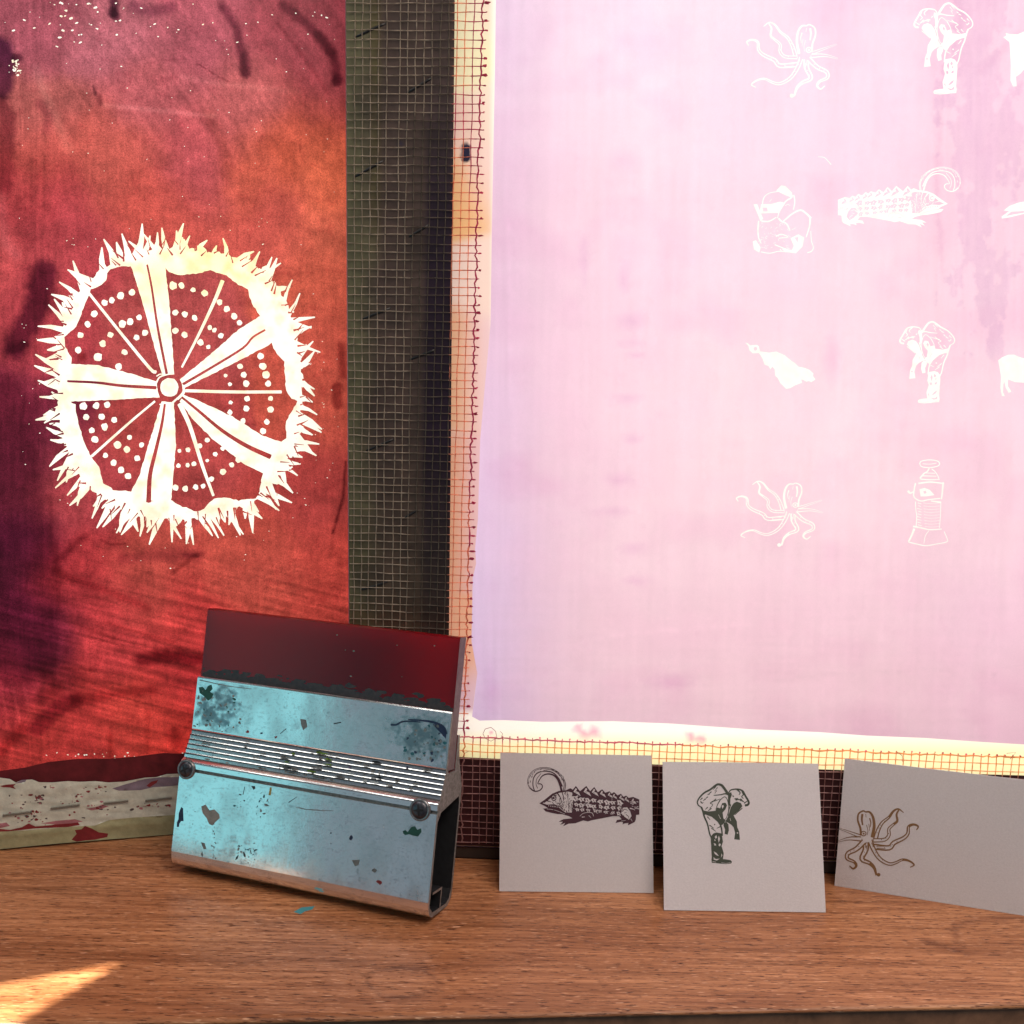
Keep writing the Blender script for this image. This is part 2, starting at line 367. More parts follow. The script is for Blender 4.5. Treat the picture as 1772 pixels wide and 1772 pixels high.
    # legs
    D([(1300, 700), (1318, 655), (1355, 650), (1385, 690), (1398, 735), (1372, 770), (1330, 740)], 0)
    st([(1310, 690), (1330, 670), (1362, 680)], 8, 4); st([(1345, 720), (1370, 740), (1366, 760)], 7, 3); st([(1330, 705), (1350, 700)], 6, 3); st([(1290, 720), (1296, 660), (1330, 632)], 6, 8)
    for k in range(16):
        x = r.uniform(1375, 1470); y = r.uniform(590, 690); st([(x, y), (min(x+r.uniform(10, 30), 1472), y+r.uniform(-4, 14))], r.uniform(5, 9), 3, 0, False)
    st([(905, 735), (930, 712), (975, 700), (1020, 705), (1035, 735)], 4, 6, 0); st([(925, 745), (950, 742)], 10, 5, 0); st([(990, 730), (1010, 750)], 7, 4, 0)
    st([(1300, 782), (1340, 776)], 5, 3, 0); st([(1390, 760), (1405, 785)], 5, 3, 0)
    return A
def mapd(art, fn): return [([fn(*p) for p in pl], v) for pl, v in art]

# ------------------------------------------------------------------ the windowsill
def build_sill():
    gdir = np.array([.4932, .0306, 0]); gdir /= np.linalg.norm(gdir)
    m, nt, N, L, out = nmat('varnished_wood'); p = N('ShaderNodeBsdfPrincipled')
    rot = (0, 0, -atan2(gdir[1], gdir[0]))
    a = noise(N, L, 9, 6, .6, dist=1.2, mp=(rot, (.35, 4, 4)))
    b = noise(N, L, 300, 6, .7, dist=.3, mp=(rot, (.05, 1.15, 1.15)))
    c = noise(N, L, 900, 3, .6, mp=(rot, (.13, 1.25, 1.25)))
    base = ramp(N, L, a, .30, .72, (.40, .172, .074), (.80, .40, .19))
    base = mixc(N, L, ramp(N, L, noise(N, L, 5, 4, .6, dist=.8, mp=(rot, (.8, 3, 3))), .35, .65), base, (.74, .66, .62), 'MULTIPLY')
    base = mixc(N, L, ramp(N, L, b, .36, .64), base, (.56, .48, .43), 'MULTIPLY')
    base = mixc(N, L, ramp(N, L, c, .56, .63, (0, 0, 0), (.95,)*3), base, (.26, .18, .15), 'MULTIPLY')
    base = mixc(N, L, ramp(N, L, noise(N, L, 800, 2, .5, mp=(rot, (.16, 1.4, 1.4))), .62, .72, (0, 0, 0), (.6,)*3), base, (.85, .52, .32))
    at = N('ShaderNodeAttribute', attribute_name='tint')
    base = mixc(N, L, 1.0, base, at.outputs['Color'], 'MULTIPLY')
    L(base, p.inputs['Base Color'])
    L(ramp(N, L, b, .2, .8, (.27,)*3, (.48,)*3), p.inputs['Roughness']); p.inputs['Specular IOR Level'].default_value = .42
    h = N('ShaderNodeMath', operation='SUBTRACT'); L(b, h.inputs[0]); 
    c2 = N('ShaderNodeMath', operation='MULTIPLY'); L(ramp(N, L, c, .57, .66), c2.inputs[0]); c2.inputs[1].default_value = .7; L(c2.outputs[0], h.inputs[1])
    L(bump(N, L, h.outputs[0], .35, .0006), p.inputs['Normal'])
    L(p.outputs[0], out.inputs[0])
    f0 = np.array([-.2351, .4681]); d = gdir[:2]; q = np.array([-d[1], d[0]])
    pl = Plane((f0[0], f0[1], 0), gdir, (q[0], q[1], 0))
    u0, u1, v1 = -.42, 1.35, .42
    st = [(u0+(u1-u0)*i/60, v1*j/16) for i in range(61) for j in range(17)]
    a0 = pl.uv(-20, 1700)
    st += [(u, v) for u in np.arange(-.06, .60, .0022) for v in np.arange(.004, .10, .0022)]
    smudge = pl.poly([(508, 1578), (522, 1570), (545, 1568), (540, 1574), (528, 1577), (520, 1582)])
    out2 = [(u0, .004), (u1, .004), (u1, v1), (u0, v1)]
    V2, Fc, val = cdt(out2, [(smudge, 1)], st)
    P3 = pl.P(V2)
    # thickness and a rounded nose along the front edge, then the apron below
    V = [tuple(x) for x in P3]; mi = [v or 0 for v in val]; n0 = len(V); nf = len(Fc)
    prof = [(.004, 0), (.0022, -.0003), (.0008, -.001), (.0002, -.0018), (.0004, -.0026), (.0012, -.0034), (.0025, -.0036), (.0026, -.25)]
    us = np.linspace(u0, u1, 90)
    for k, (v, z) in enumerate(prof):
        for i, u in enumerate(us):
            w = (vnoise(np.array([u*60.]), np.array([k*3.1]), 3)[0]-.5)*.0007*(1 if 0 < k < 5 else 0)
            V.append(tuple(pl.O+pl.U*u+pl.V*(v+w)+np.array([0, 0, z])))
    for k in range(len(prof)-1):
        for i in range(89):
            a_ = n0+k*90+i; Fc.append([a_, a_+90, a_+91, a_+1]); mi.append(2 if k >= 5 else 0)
    M_sm = simple('turquoise_paint', (.06, .28, .32), .5)
    o = mesh('windowsill', V, Fc, [m, M_sm, simple('shade_toned_skirt', (.30, .15, .08), .6, nz=(.15, .075, .04), nscale=80)], None, mi, True)  # skirt darkened in colour for the shade on the front face
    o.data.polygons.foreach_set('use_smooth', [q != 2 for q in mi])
    tag(o, kind='structure'); o['label'] = 'brown varnished wooden windowsill with open grain'
    xs = np.array([v[0] for v in V]); ys = np.array([v[1] for v in V]); pr = proj(np.array(V)); px, py = pr[:, 0], pr[:, 1]
    col = np.ones((len(V), 3))
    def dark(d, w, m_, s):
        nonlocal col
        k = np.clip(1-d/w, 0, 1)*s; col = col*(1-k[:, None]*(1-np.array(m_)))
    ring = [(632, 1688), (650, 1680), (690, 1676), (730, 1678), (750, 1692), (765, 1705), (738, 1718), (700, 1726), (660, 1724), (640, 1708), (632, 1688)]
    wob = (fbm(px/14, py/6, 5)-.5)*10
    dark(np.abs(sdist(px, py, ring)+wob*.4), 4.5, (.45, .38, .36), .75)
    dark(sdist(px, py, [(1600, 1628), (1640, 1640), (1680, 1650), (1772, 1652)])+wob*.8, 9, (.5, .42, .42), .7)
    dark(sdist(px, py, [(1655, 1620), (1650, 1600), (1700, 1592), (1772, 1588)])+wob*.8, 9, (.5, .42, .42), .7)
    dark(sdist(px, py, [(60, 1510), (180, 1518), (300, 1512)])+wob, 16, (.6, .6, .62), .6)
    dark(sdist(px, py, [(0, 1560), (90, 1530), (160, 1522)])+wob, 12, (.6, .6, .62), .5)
    at = o.data.color_attributes.new('tint', 'FLOAT_COLOR', 'POINT')
    at.data.foreach_set('color', np.hstack([col, np.ones((len(V), 1))]).astype(np.float32).ravel())
build_sill()

# ------------------------------------------------------------------ a stretched sheet with painted layers
def sheet(name, pl, outline, layers, mats, steiner, colfn, parent, off=0.0, relief=None):
    V2, Fc, val = cdt(outline, layers, steiner)
    P3 = pl.P(V2, off)
    if relief is not None:
        pr = proj(P3); P3 = P3 + pl.N*relief(V2, pr)[:, None]
    mi = [v or 0 for v in val]
    o = mesh(name, P3, Fc, mats, parent, mi, True)
    me = o.data; nl = len(me.loops); li = np.zeros(nl, np.int32); me.loops.foreach_get('vertex_index', li)
    fm = np.repeat(np.array(mi), 3)
    pr = proj(P3); px, py = pr[:, 0], pr[:, 1]
    C = np.zeros((nl, 3))
    for k in range(len(mats)):
        s = fm == k
        if s.any():
            used = np.unique(li[s]); tmp = np.zeros((len(P3), 3)); tmp[used] = colfn(px[used], py[used], k); C[s] = tmp[li[s]]
    at = me.color_attributes.new('tint', 'FLOAT_COLOR', 'CORNER')
    at.data.foreach_set('color', np.hstack([np.clip(C, 0, 1), np.ones((nl, 1))]).astype(np.float32).ravel())
    return o
def grid(u0, u1, v0, v1, s, rng):
    return [(u+rng.uniform(-.3, .3)*s, v+rng.uniform(-.3, .3)*s) for u in np.arange(u0, u1, s) for v in np.arange(v0, v1, s)]
LT = 1.72      # how bright a fully clear sheet shows against the window

# ------------------------------------------------------------------ red printing screen
def red_screen():
    rng = random.Random(11)
    A = np.array([-.3142, .6389, 0]); B = np.array([-.2177, .6636, 0]); U = B-A
    pl = Plane(A, U, (0, 0, 1)); ulen = lambda X: (X-A[0])/pl.U[0]
    u0, u1, top = ulen(-.66), ulen(-.062), .62
    base = A+pl.U*(u0+u1)/2
    T = thing('printing_screen', tuple(base), 'silkscreen coated deep red with a white spiny sea urchin stencil', 'screen')
    Z = lambda p: [(x/2.858, 350+y/2.858) for x, y in p]
    ly = []
    def add(pts, v): ly.append((pl.poly(pts), v))
    def zs(pts, a, b=None, v=1):
        for q in stroke(pts, a, b): add(Z(q), v)
    # --- urchin: spiny ring, then the red inside, then spokes, dots and hub
    cx, cy, rx, ry = 888, 897, 700, 775
    def E(a, k): k = k*(1+.065*sin(2*a)**2); return (cx+cos(a)*rx*k, cy+sin(a)*ry*k)
    add(Z([E(2*pi*i/120, .862+rng.uniform(-.012, .012)) for i in range(120)]), 1)
    for i in range(165):
        a = 2*pi*i/165+rng.uniform(-.02, .02); tilt = rng.uniform(-.11, .11); L_ = rng.uniform(.93, 1.04)
        if rng.random() < .2: L_ = rng.uniform(.86, .92)
        if -.62 > sin(a-.0) and cos(a) > .0 and cos(a) < .62: L_ -= .05
        w = rng.uniform(.020, .034); tip = E(a+tilt, L_); m_ = E(a+tilt*.45, .5*(L_+.78))
        q = [E(a-w, .77), (m_[0]-sin(a)*-10, m_[1]-cos(a)*10), tip, (m_[0]+sin(a)*-10, m_[1]+cos(a)*10), E(a+w, .77)]
        b1, b2 = np.array(E(a-w, .84)), np.array(E(a+w, .84)); t_ = np.array(tip); ax = t_-(b1+b2)/2; nn = np.array([-ax[1], ax[0]])/np.hypot(*ax)
        if (b1-b2)@nn < 0: nn = -nn
        bend = nn*rng.uniform(-7, 7); mid = (b1+b2)/2+ax*.55+bend
        ww = rng.uniform(7, 14)
        add(Z([tuple(b1), tuple(mid+nn*ww), tuple(t_+nn*3), tuple(t_-nn*3), tuple(mid-nn*ww), tuple(b2)]), 1)
    for i in range(150):
        a = 2*pi*i/150+rng.uniform(-.03, .03); k0 = rng.uniform(.82, .90); ti = rng.uniform(-.05, .05)
        p, q = E(a, k0), E(a+ti, k0+rng.uniform(.03, .08))
        for s in stroke([p, q], rng.uniform(5, 11), 2, False): add(Z(s), 0)
    inside = [(650, 315), (590, 320), (548, 332), (528, 352), (525, 385), (490, 415), (450, 430), (435, 470), (405, 540), (385, 600), (350, 640), (318, 668), (322, 715), (352, 765), (350, 800), (352, 990), (372, 1000), (385, 1080), (405, 1150), (430, 1220), (460, 1270), (490, 1310), (510, 1388), (560, 1422), (650, 1430), (740, 1480), (840, 1470), (890, 1500), (975, 1532), (1010, 1515), (1060, 1465), (1110, 1460), (1180, 1475), (1265, 1465), (1285, 1430), (1300, 1330), (1370, 1195), (1415, 1165), (1415, 1080), (1440, 1040), (1470, 985), (1440, 970), (1415, 930), (1405, 790), (1370, 750), (1340, 690), (1290, 570), (1245, 500), (1225, 430), (1165, 400), (1120, 360), (1040, 338), (970, 352), (880, 360), (835, 345), (815, 315)]
    def rough(pl_, s=3):
        o = []
        for a, b in zip(pl_, pl_[1:]+pl_[:1]):
            n = max(1, int(hypot(b[0]-a[0], b[1]-a[1])/14))
            for k in range(n): o.append((a[0]+(b[0]-a[0])*k/n+rng.uniform(-s, s), a[1]+(b[1]-a[1])*k/n+rng.uniform(-s, s)))
        return o
    add(Z(rough(inside)), 0)
    for sp_ in ([(645, 306), (815, 306), (838, 500), (862, 850), (805, 858), (755, 680), (700, 480)],
                [(885, 880), (1050, 745), (1180, 630), (1290, 560), (1420, 590), (1340, 700), (1200, 775), (1060, 845), (910, 918)],
                [(905, 950), (1000, 990), (1150, 1060), (1290, 1150), (1400, 1190), (1310, 1345), (1200, 1290), (1050, 1170), (960, 1080), (890, 985)],
                [(800, 985), (860, 990), (870, 1200), (845, 1500), (640, 1450), (690, 1350), (740, 1180)],
                [(335, 800), (480, 805), (620, 840), (770, 885), (790, 965), (600, 975), (345, 985)]): add(Z(rough(sp_, 2)), 1)
    for s, a, b in (([(728, 310), (750, 420), (780, 620), (825, 850)], 7, 11), ([(905, 900), (1050, 815), (1200, 722), (1250, 668), (1310, 632)], 10, 8),
                    ([(900, 965), (980, 1030), (1100, 1130), (1220, 1205), (1335, 1258)], 8, 20), ([(815, 1000), (800, 1100), (770, 1230), (742, 1350), (735, 1480)], 8, 20),
                    ([(335, 885), (480, 892), (600, 907), (770, 917)], 8, 14)): zs(s, a*1.35, b*1.2, 0)
    for s, a, b in (([(440, 450), (600, 650), (740, 820), (770, 840)], 13, 16), ([(1100, 390), (1060, 490), (980, 660), (900, 815)], 20, 10), ([(920, 932), (1150, 938), (1390, 938)], 15, 15),
                    ([(890, 1000), (940, 1110), (1000, 1300), (1055, 1450)], 24, 13), ([(765, 985), (640, 1090), (455, 1255)], 10, 13), ([(775, 860), (800, 850), (870, 870)], 6, 5), ([(900, 900), (905, 940), (850, 995)], 7, 10), ([(790, 1000), (830, 990)], 6, 5)): zs(s, a, b, 1)
    add(Z(disc(838, 915, 62, 20, .04, rng=rng)), 0); add(Z(disc(838, 915, 46, 18, .05, rng=rng)), 1)
    zs([(770, 900), (790, 865), (835, 850)], 8, 6); zs([(905, 905), (912, 940), (880, 975)], 8, 7)
    dots = [(652, 445, 15), (598, 462, 18), (553, 484, 15), (518, 498, 16), (687, 570, 14), (643, 590, 16), (606, 602, 18), (718, 645, 16), (676, 668, 15), (465, 552, 17), (433, 604, 15), (398, 657, 15), (388, 732, 16), (546, 656, 15), (507, 699, 17), (484, 765, 21), (617, 742, 15), (586, 812, 18),
            (855, 412, 20), (898, 412, 15), (955, 433, 13), (1012, 450, 17), (868, 545, 15), (914, 555, 15), (962, 572, 15), (868, 635, 16), (914, 655, 15), (1086, 495, 14), (1122, 527, 16), (1158, 563, 16), (1185, 597, 14), (1037, 620, 12), (1060, 632, 12), (1093, 660, 14), (992, 692, 16), (1030, 716, 11),
            (1288, 760, 16), (1187, 812, 14), (1300, 812, 18), (1205, 853, 16), (1315, 853, 19), (1115, 857, 9), (1216, 897, 16), (1326, 897, 15), (1137, 900, 10), (1141, 990, 10), (1222, 972, 14), (1338, 970, 13), (1219, 1020, 15), (1338, 1025, 16), (1137, 1038, 13), (1201, 1082, 14), (1319, 1086, 14), (1300, 1132, 16),
            (412, 1007, 19), (476, 1007, 17), (530, 1000, 16), (427, 1062, 15), (502, 1060, 16), (565, 1077, 15), (455, 1128, 15), (518, 1110, 18), (470, 1172, 18), (640, 1163, 12), (580, 1200, 19), (700, 1200, 13), (627, 1222, 16), (522, 1253, 13), (680, 1266, 15), (561, 1288, 16), (598, 1324, 16), (634, 1354, 16),
            (887, 1230, 10), (930, 1224, 12), (988, 1205, 13), (1025, 1175, 12), (1065, 1246, 12), (1101, 1218, 11), (1025, 1277, 9), (883, 1303, 12), (928, 1300, 11), (960, 1294, 12), (1178, 1274, 15), (1146, 1300, 13), (1103, 1333, 16), (1046, 1370, 13), (868, 1412, 15), (916, 1416, 15), (968, 1408, 14), (1005, 1404, 12)]
    for x, y, r_ in dots: add(Z(disc(x, y, r_, 11, .16, rng=rng)), 1)
    # pinholes in the emulsion
    def hole(x, y, r_): add(disc(x, y, r_, 6, .3, asp=rng.uniform(1, 2.2), rng=rng, ang=rng.uniform(-.6, .4)), 1)
    for i in range(45): hole(rng.gauss(110, 75), abs(rng.gauss(0, 45)), rng.uniform(.5, 2.0))
    for i in range(26): hole(rng.uniform(200, 590), abs(rng.gauss(0, 60)), rng.uniform(.4, 1.3))
    for i in range(45): hole(rng.uniform(0, 595), rng.uniform(60, 420), rng.uniform(.35, .8))
    for i in range(26): hole(rng.gauss(25, 6), rng.gauss(115, 7), rng.uniform(.5, 1.8))
    for i in range(80):
        a = rng.uniform(0, 2*pi); k = rng.uniform(.98, 1.18); x, y = E(a, k); x, y = Z([(x, y)])[0]
        if 0 < x < 596: hole(x, y, rng.uniform(.35, .9))
    for i in range(24): hole(rng.uniform(60, 330), 1306+rng.gauss(0, 2.5)+(300-0)*0-.0, rng.uniform(.4, 1.4))
    # --- frame shows as the dark coated band at the foot
    edge = [(-700, 1390), (-200, 1345), (0, 1334), (44, 1328), (82, 1319), (135, 1313), (188, 1313), (236, 1309), (283, 1303), (312, 1304), (420, 1296), (640, 1283), (700, 1280)]
    foot = [pl.uv(x, y) for x, y in edge]; foot = [(u, v) for u, v in foot]
    foot[0] = (u0+.0005, foot[0][1]); foot[-1] = (u1-.0005, foot[-1][1])
    ly.append((foot+[(u1-.0005, .0085), (u0+.0005, .0085)], 2))
    ly.append(([(u0, .0085), (u0+.028, .0085), (u0+.028, top), (u0, top)], 2)); ly.append(([(u1-.028, .0085), (u1, .0085), (u1, top), (u1-.028, top)], 2)); ly.append(([(u0, top-.028), (u1, top-.028), (u1, top), (u0, top)], 2))
    samp = [(50, 50, (150, 68, 85)), (200, 60, (166, 84, 100)), (350, 60, (160, 72, 88)), (500, 60, (150, 60, 73)), (570, 150, (150, 58, 70)), (60, 200, (168, 82, 84)), (250, 170, (170, 78, 88)), (420, 180, (176, 82, 88)), (550, 220, (180, 72, 58)),
            (60, 260, (172, 66, 62)), (200, 260, (178, 76, 72)), (330, 260, (182, 74, 84)), (450, 280, (190, 80, 66)), (570, 300, (205, 90, 68)), (60, 350, (158, 52, 60)), (250, 350, (180, 70, 66)), (570, 400, (206, 92, 76)), (480, 380, (186, 74, 70)),
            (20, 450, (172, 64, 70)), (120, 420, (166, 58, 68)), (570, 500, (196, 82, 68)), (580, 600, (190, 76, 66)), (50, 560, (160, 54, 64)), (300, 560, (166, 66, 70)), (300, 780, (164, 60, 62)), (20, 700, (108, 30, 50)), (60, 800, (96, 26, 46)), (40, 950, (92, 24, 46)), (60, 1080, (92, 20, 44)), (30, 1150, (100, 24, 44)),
            (580, 700, (186, 74, 64)), (560, 850, (168, 58, 58)), (130, 850, (170, 60, 68)), (250, 1000, (170, 64, 58)), (450, 980, (180, 68, 60)), (570, 1000, (190, 64, 58)), (200, 1100, (192, 56, 60)), (320, 1080, (188, 54, 54)), (140, 1000, (162, 44, 50)), (330, 1180, (178, 44, 48)), (250, 1240, (206, 62, 56)), (120, 1240, (184, 50, 50)), (60, 1290, (200, 56, 54)), (320, 1290, (206, 50, 44)), (20, 1210, (150, 38, 48))]
    strokes = [([(0, 85), (6, 110), (2, 150)], 20, 10, (.25, .15, .35)), ([(28, 100), (30, 100)], 8, 5, (.3, .2, .3)), ([(195, -10), (198, 24)], 7, 5, (.25, .15, .25)), ([(195, 20), (200, 28)], 8, 5, (.3, .2, .3)), ([(230, 10), (262, 20), (295, 12)], 8, 9, (.6, .5, .6)),
               ([(385, 12), (410, 50), (424, 128)], 6, 7, (.45, .32, .42)), ([(424, 100), (426, 128)], 8, 6, (.5, .4, .5)), ([(490, 10), (530, 40), (552, 62), (578, 100), (583, 138)], 7, 7, (.42, .3, .38)), ([(550, 62), (575, 90)], 9, 7, (.6, .5, .55)), ([(583, 138), (583, 140)], 9, 4, (.5, .4, .5)),
               ([(78, 470), (62, 535), (26, 600)], 20, 13, (.32, .22, .38)), ([(60, 480), (80, 520)], 20, 14, (.7, .6, .7)), ([(18, 605), (42, 598)], 8, 6, (.5, .4, .5)), ([(142, 617), (142, 619)], 6, 5, (.6, .4, .4)), ([(0, 180), (12, 210), (8, 320)], 14, 12, (.5, .35, .45)),  # first stroke here paints in a cast shadow at the left
               ([(590, 600), (594, 650)], 6, 6, (.55, .4, .45)), ([(582, 670), (584, 700)], 8, 5, (.5, .35, .4)), ([(598, 800), (594, 860), (576, 922)], 1.5, 3, (.3, .2, .25)), ([(300, 990), (340, 960), (338, 962)], 3, 4, (.6, .5, .5)),
               ([(245, 1142), (280, 1136), (345, 1142)], 10, 10, (.38, .22, .3)), ([(270, 1132), (310, 1130)], 8, 9, (.7, .55, .6)), ([(62, 1262), (100, 1225), (130, 1212)], 12, 9, (.5, .32, .45)), ([(130, 1212), (190, 1202), (262, 1194)], 7, 9, (.62, .45, .5)), ([(0, 1300), (40, 1262)], 9, 10, (.65, .45, .5)), ([(190, 1275), (192, 1310)], 4, 5, (.65, .5, .5)), ([(255, 1230), (256, 1300)], 3, 5, (.8, .7, .7)), ([(300, 1270), (306, 1286)], 10, 12, (.6, .45, .5)),
               ([(95, 985), (118, 1000), (180, 1020), (255, 1052)], 5, 6, (.72, .55, .6)), ([(130, 1080), (200, 1106)], 2, 4, (.78, .7, .7)), ([(180, 1076), (300, 1112)], 2, 4, (.8, .7, .7)), ([(100, 970), (130, 940), (146, 928)], 5, 6, (.62, .5, .55)), ([(176, 934), (190, 942), (218, 941)], 1.2, 2.5, (.55, .4, .45)), ([(215, 968), (260, 962), (340, 960)], 9, 10, (.72, .62, .72)), ([(320, 960), (342, 962)], 3, 3, (.6, .5, .6)),
               ([(85, 860), (92, 940), (100, 1000), (102, 1060)], 4, 8, (.7, .6, .65)), ([(80, 1170), (100, 1190), (70, 1210)], 10, 8, (.6, .5, .55)),
               ([(180, 182), (260, 190), (372, 202)], 2.5, 5, (1.25, 1.5, 1.45)), ([(310, 132), (380, 145), (450, 152), (520, 160)], 2.5, 6, (1.12, 1.25, 1.2)), ([(60, 120), (90, 190), (120, 260)], 5, 10, (1.12, 1.35, 1.3)), ([(420, 1010), (600, 962)], .8, 1.5, (1.2, 1.25, 1.2)), ([(460, 1020), (600, 985)], .8, 1.5, (1.2, 1.3, 1.2)), ([(480, 1030), (600, 992)], .8, 1.5, (1.15, 1.25, 1.2)), ([(0, 340), (8, 420), (25, 440)], 6, 10, (1.15, 1.4, 1.4)), ([(120, 1090), (230, 1125)], 1, 2, (.8, .75, .75)), ([(105, 1150), (160, 1165), (220, 1172)], 1.2, 2, (1.2, 1.3, 1.2)), ([(105, 1155), (160, 1160)], 1.2, 2.5, (.7, .6, .6)), ([(2, 1180), (12, 1260)], 1.4, 2.5, (1.5, 1.7, 1.5)), ([(20, 1180), (34, 1250)], 1.4, 2.5, (1.4, 1.6, 1.5)), ([(42, 1185), (52, 1240)], 1.2, 2.5, (1.3, 1.5, 1.4)), ([(60, 1185), (66, 1225)], 1.2, 2.5, (1.25, 1.4, 1.3)),
               ([(360, 200), (385, 250), (392, 300)], 8, 12, (.8, .78, .72)), ([(465, 250), (498, 262), (500, 300)], 14, 14, (.82, .78, .75)), ([(70, 180), (85, 200), (80, 225)], 7, 8, (.72, .62, .7)), ([(162, 150), (166, 163)], 2.5, 2.5, (.35, .3, .35)), ([(172, 165), (174, 180)], 3, 3, (.6, .5, .55)), ([(343, 110), (360, 122), (395, 142)], .9, 1.2, (.5, .35, .4)), ([(480, 40), (520, 90), (568, 162)], 2.5, 4, (.75, .65, .68)), ([(0, 930), (60, 940), (75, 960)], 30, 30, (.8, .7, .85))]
    def col(px, py, k):
        n1 = fbm(px/60+3, py/60, 1); n2 = fbm(px/9, py/9, 2); n3 = fbm(px/5, py/28, 9)
        if k == 1:
            c = lin((255, 252, 236))*np.ones((len(px), 3))/LT/.85*1.16
            y_ = np.clip(1-np.hypot(px-380, py-440)/150, 0, 1)+np.clip(1-np.hypot(px-262, py-490)/60, 0, 1)
            w = fbm(px/22, py/22, 31)
            k2 = np.clip(y_*.9+(w-.55)*.4, 0, .85)[:, None]*np.array([.05, .10, .48])
            return c*(1-k2)*(1-np.clip((w-.45)*.7, 0, .2)[:, None]*np.array((.6, 1, 1.5)))*(.94+.12*n2)[:, None]
        if k == 2:
            c = lin((96, 26, 34))*np.ones((len(px), 3)); return c*(.7+.6*n2)[:, None]
        wx = px+(n1-.5)*50; wy = py+(fbm(px/60, py/60+9, 4)-.5)*50
        c = field(wx, wy, samp, 42)
        d = softpoly(px+(n2-.5)*10, py, [(-300, 700), (20, 650), (66, 700), (72, 850), (90, 920), (98, 1010), (100, 1150), (50, 1185), (-300, 1190)], 9)  # left strip: window-frame shadow and thicker emulsion, both put into the tint
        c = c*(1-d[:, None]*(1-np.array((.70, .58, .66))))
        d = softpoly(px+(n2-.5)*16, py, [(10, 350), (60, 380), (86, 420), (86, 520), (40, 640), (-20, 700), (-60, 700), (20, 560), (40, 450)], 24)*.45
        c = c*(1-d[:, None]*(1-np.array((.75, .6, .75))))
        for pl_, w, s, m_ in strokes:
            q = np.clip((w+s-(sdist(px, py, pl_)+(n2-.5)*s*.9))/(1.6*s), 0, 1); q = q*q*(3-2*q)
            c = c*(1-q[:, None]*(1-np.array(m_)))
        # brush dragging and blotches
        c = c*(1+(n3-.5)*.50)[:, None]*(1+(n1-.5)*.42)[:, None]*(1+(fbm(px/26, py/15, 77, 5)-.5)*.5)[:, None]
        ed = np.abs(fbm(px/70+20, py/45, 17)-.5); c = c*(1-np.clip(.02-ed, 0, .02)[:, None]*np.array((9, 14, 12)))
        tb = fbm((px*.97+py*.24)/120, (py*.97-px*.24)/4, 81)-.5; tl_ = fbm(px/3.5, py/110, 82)-.5; td = fbm((px*.8-py*.6)/5, (px*.6+py*.8)/110, 83)-.5
        c = c*(1+tb*1.3*np.clip((py-930)/120, 0, 1)+tl_*.6*np.clip((130-px)/60, 0, 1)+td*.5*np.clip((330-py)/120, 0, 1)*np.clip((px-40)/100, 0, 1))[:, None]*np.array((.97, 1.10, .96))
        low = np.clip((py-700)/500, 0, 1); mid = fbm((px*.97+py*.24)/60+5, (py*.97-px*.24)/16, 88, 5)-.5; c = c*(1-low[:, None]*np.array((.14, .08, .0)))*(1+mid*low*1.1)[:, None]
        # halo of thin emulsion round the stencil
        return c/LT/.85*1.10
    uL, uR = ulen(-.40), ulen(-.095)
    stn = grid(uL, uR, .045, .54, .00105, rng)+grid(u0+.003, uL, .01, top, .012, rng)+grid(uL, uR, .012, .045, .004, rng)+grid(uR, u1-.003, .01, top, .012, rng)+grid(uL, uR, .55, top, .012, rng)
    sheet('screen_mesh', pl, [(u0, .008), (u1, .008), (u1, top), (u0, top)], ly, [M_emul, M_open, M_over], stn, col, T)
    # wooden bars behind the mesh
    vt = .075
    plane_box('frame_bar', pl, u0, u1, .0, vt-.022, -.040, -.0012, M_wood, T)
    plane_box('frame_bar', pl, u0, u1, top-.03, top, -.040, -.0012, M_wood, T)
    plane_box('frame_bar', pl, u0, u0+.03, vt-.022, top-.03, -.040, -.0012, M_wood, T)
    plane_box('frame_bar', pl, u1-.03, u1, vt-.022, top-.03, -.040, -.0012, M_wood, T)
    # white tape over the foot of the frame
    Y = lambda p: [(x/3.395, 1250+y/3.395) for x, y in p]
    topz = [(0, 322), (60, 330), (95, 350), (130, 335), (190, 332), (230, 348), (300, 350), (330, 348), (400, 342), (470, 346), (560, 343), (640, 350), (730, 345), (780, 335), (850, 322), (920, 318), (980, 300), (1060, 298), (1200, 288), (1600, 250)]
    up = [(u0+.0006, pl.uv(-300, 1365)[1])]+pl.poly(Y(topz)); up = sorted(up)
    dn = pl.poly([(0, 1470), (80, 1462), (160, 1455), (240, 1449), (300, 1444), (470, 1428)])
    outl = up+[(up[-1][0]+.0, dn[-1][1])]+dn[::-1]+[(u0+.0006, dn[0][1])]
    tl = []
    def ta(p, v): tl.append((pl.poly(Y(p)), v))
    ta([(-60, 640), (0, 635), (150, 632), (400, 610), (560, 602), (640, 572), (780, 555), (1010, 542), (1300, 520), (1500, 690), (1010, 720), (0, 800), (-60, 800)], 1)
    ta([(420, 690), (450, 655), (440, 630), (480, 625), (500, 605), (540, 620), (580, 645), (635, 655), (630, 675), (560, 690), (500, 695), (450, 702)], 2)
    ta([(660, 385), (740, 360), (850, 330), (930, 320), (1050, 318), (1300, 300), (1300, 340), (1000, 372), (900, 378), (830, 395), (700, 398)], 3)
    ta([(90, 355), (130, 335), (160, 330), (150, 345), (120, 352)], 3)
    ta([(0, 370), (40, 362), (95, 358), (80, 372), (96, 390), (60, 380), (20, 378)], 2)
    ta([(-60, 620), (0, 622), (60, 628), (130, 612), (170, 590), (210, 608), (300, 600), (390, 585), (450, 570), (470, 600), (400, 612), (200, 620), (60, 636), (-60, 640)], 2)
    ta([(-60, 585), (0, 590), (40, 585), (60, 605), (0, 618), (-60, 612)], 4)
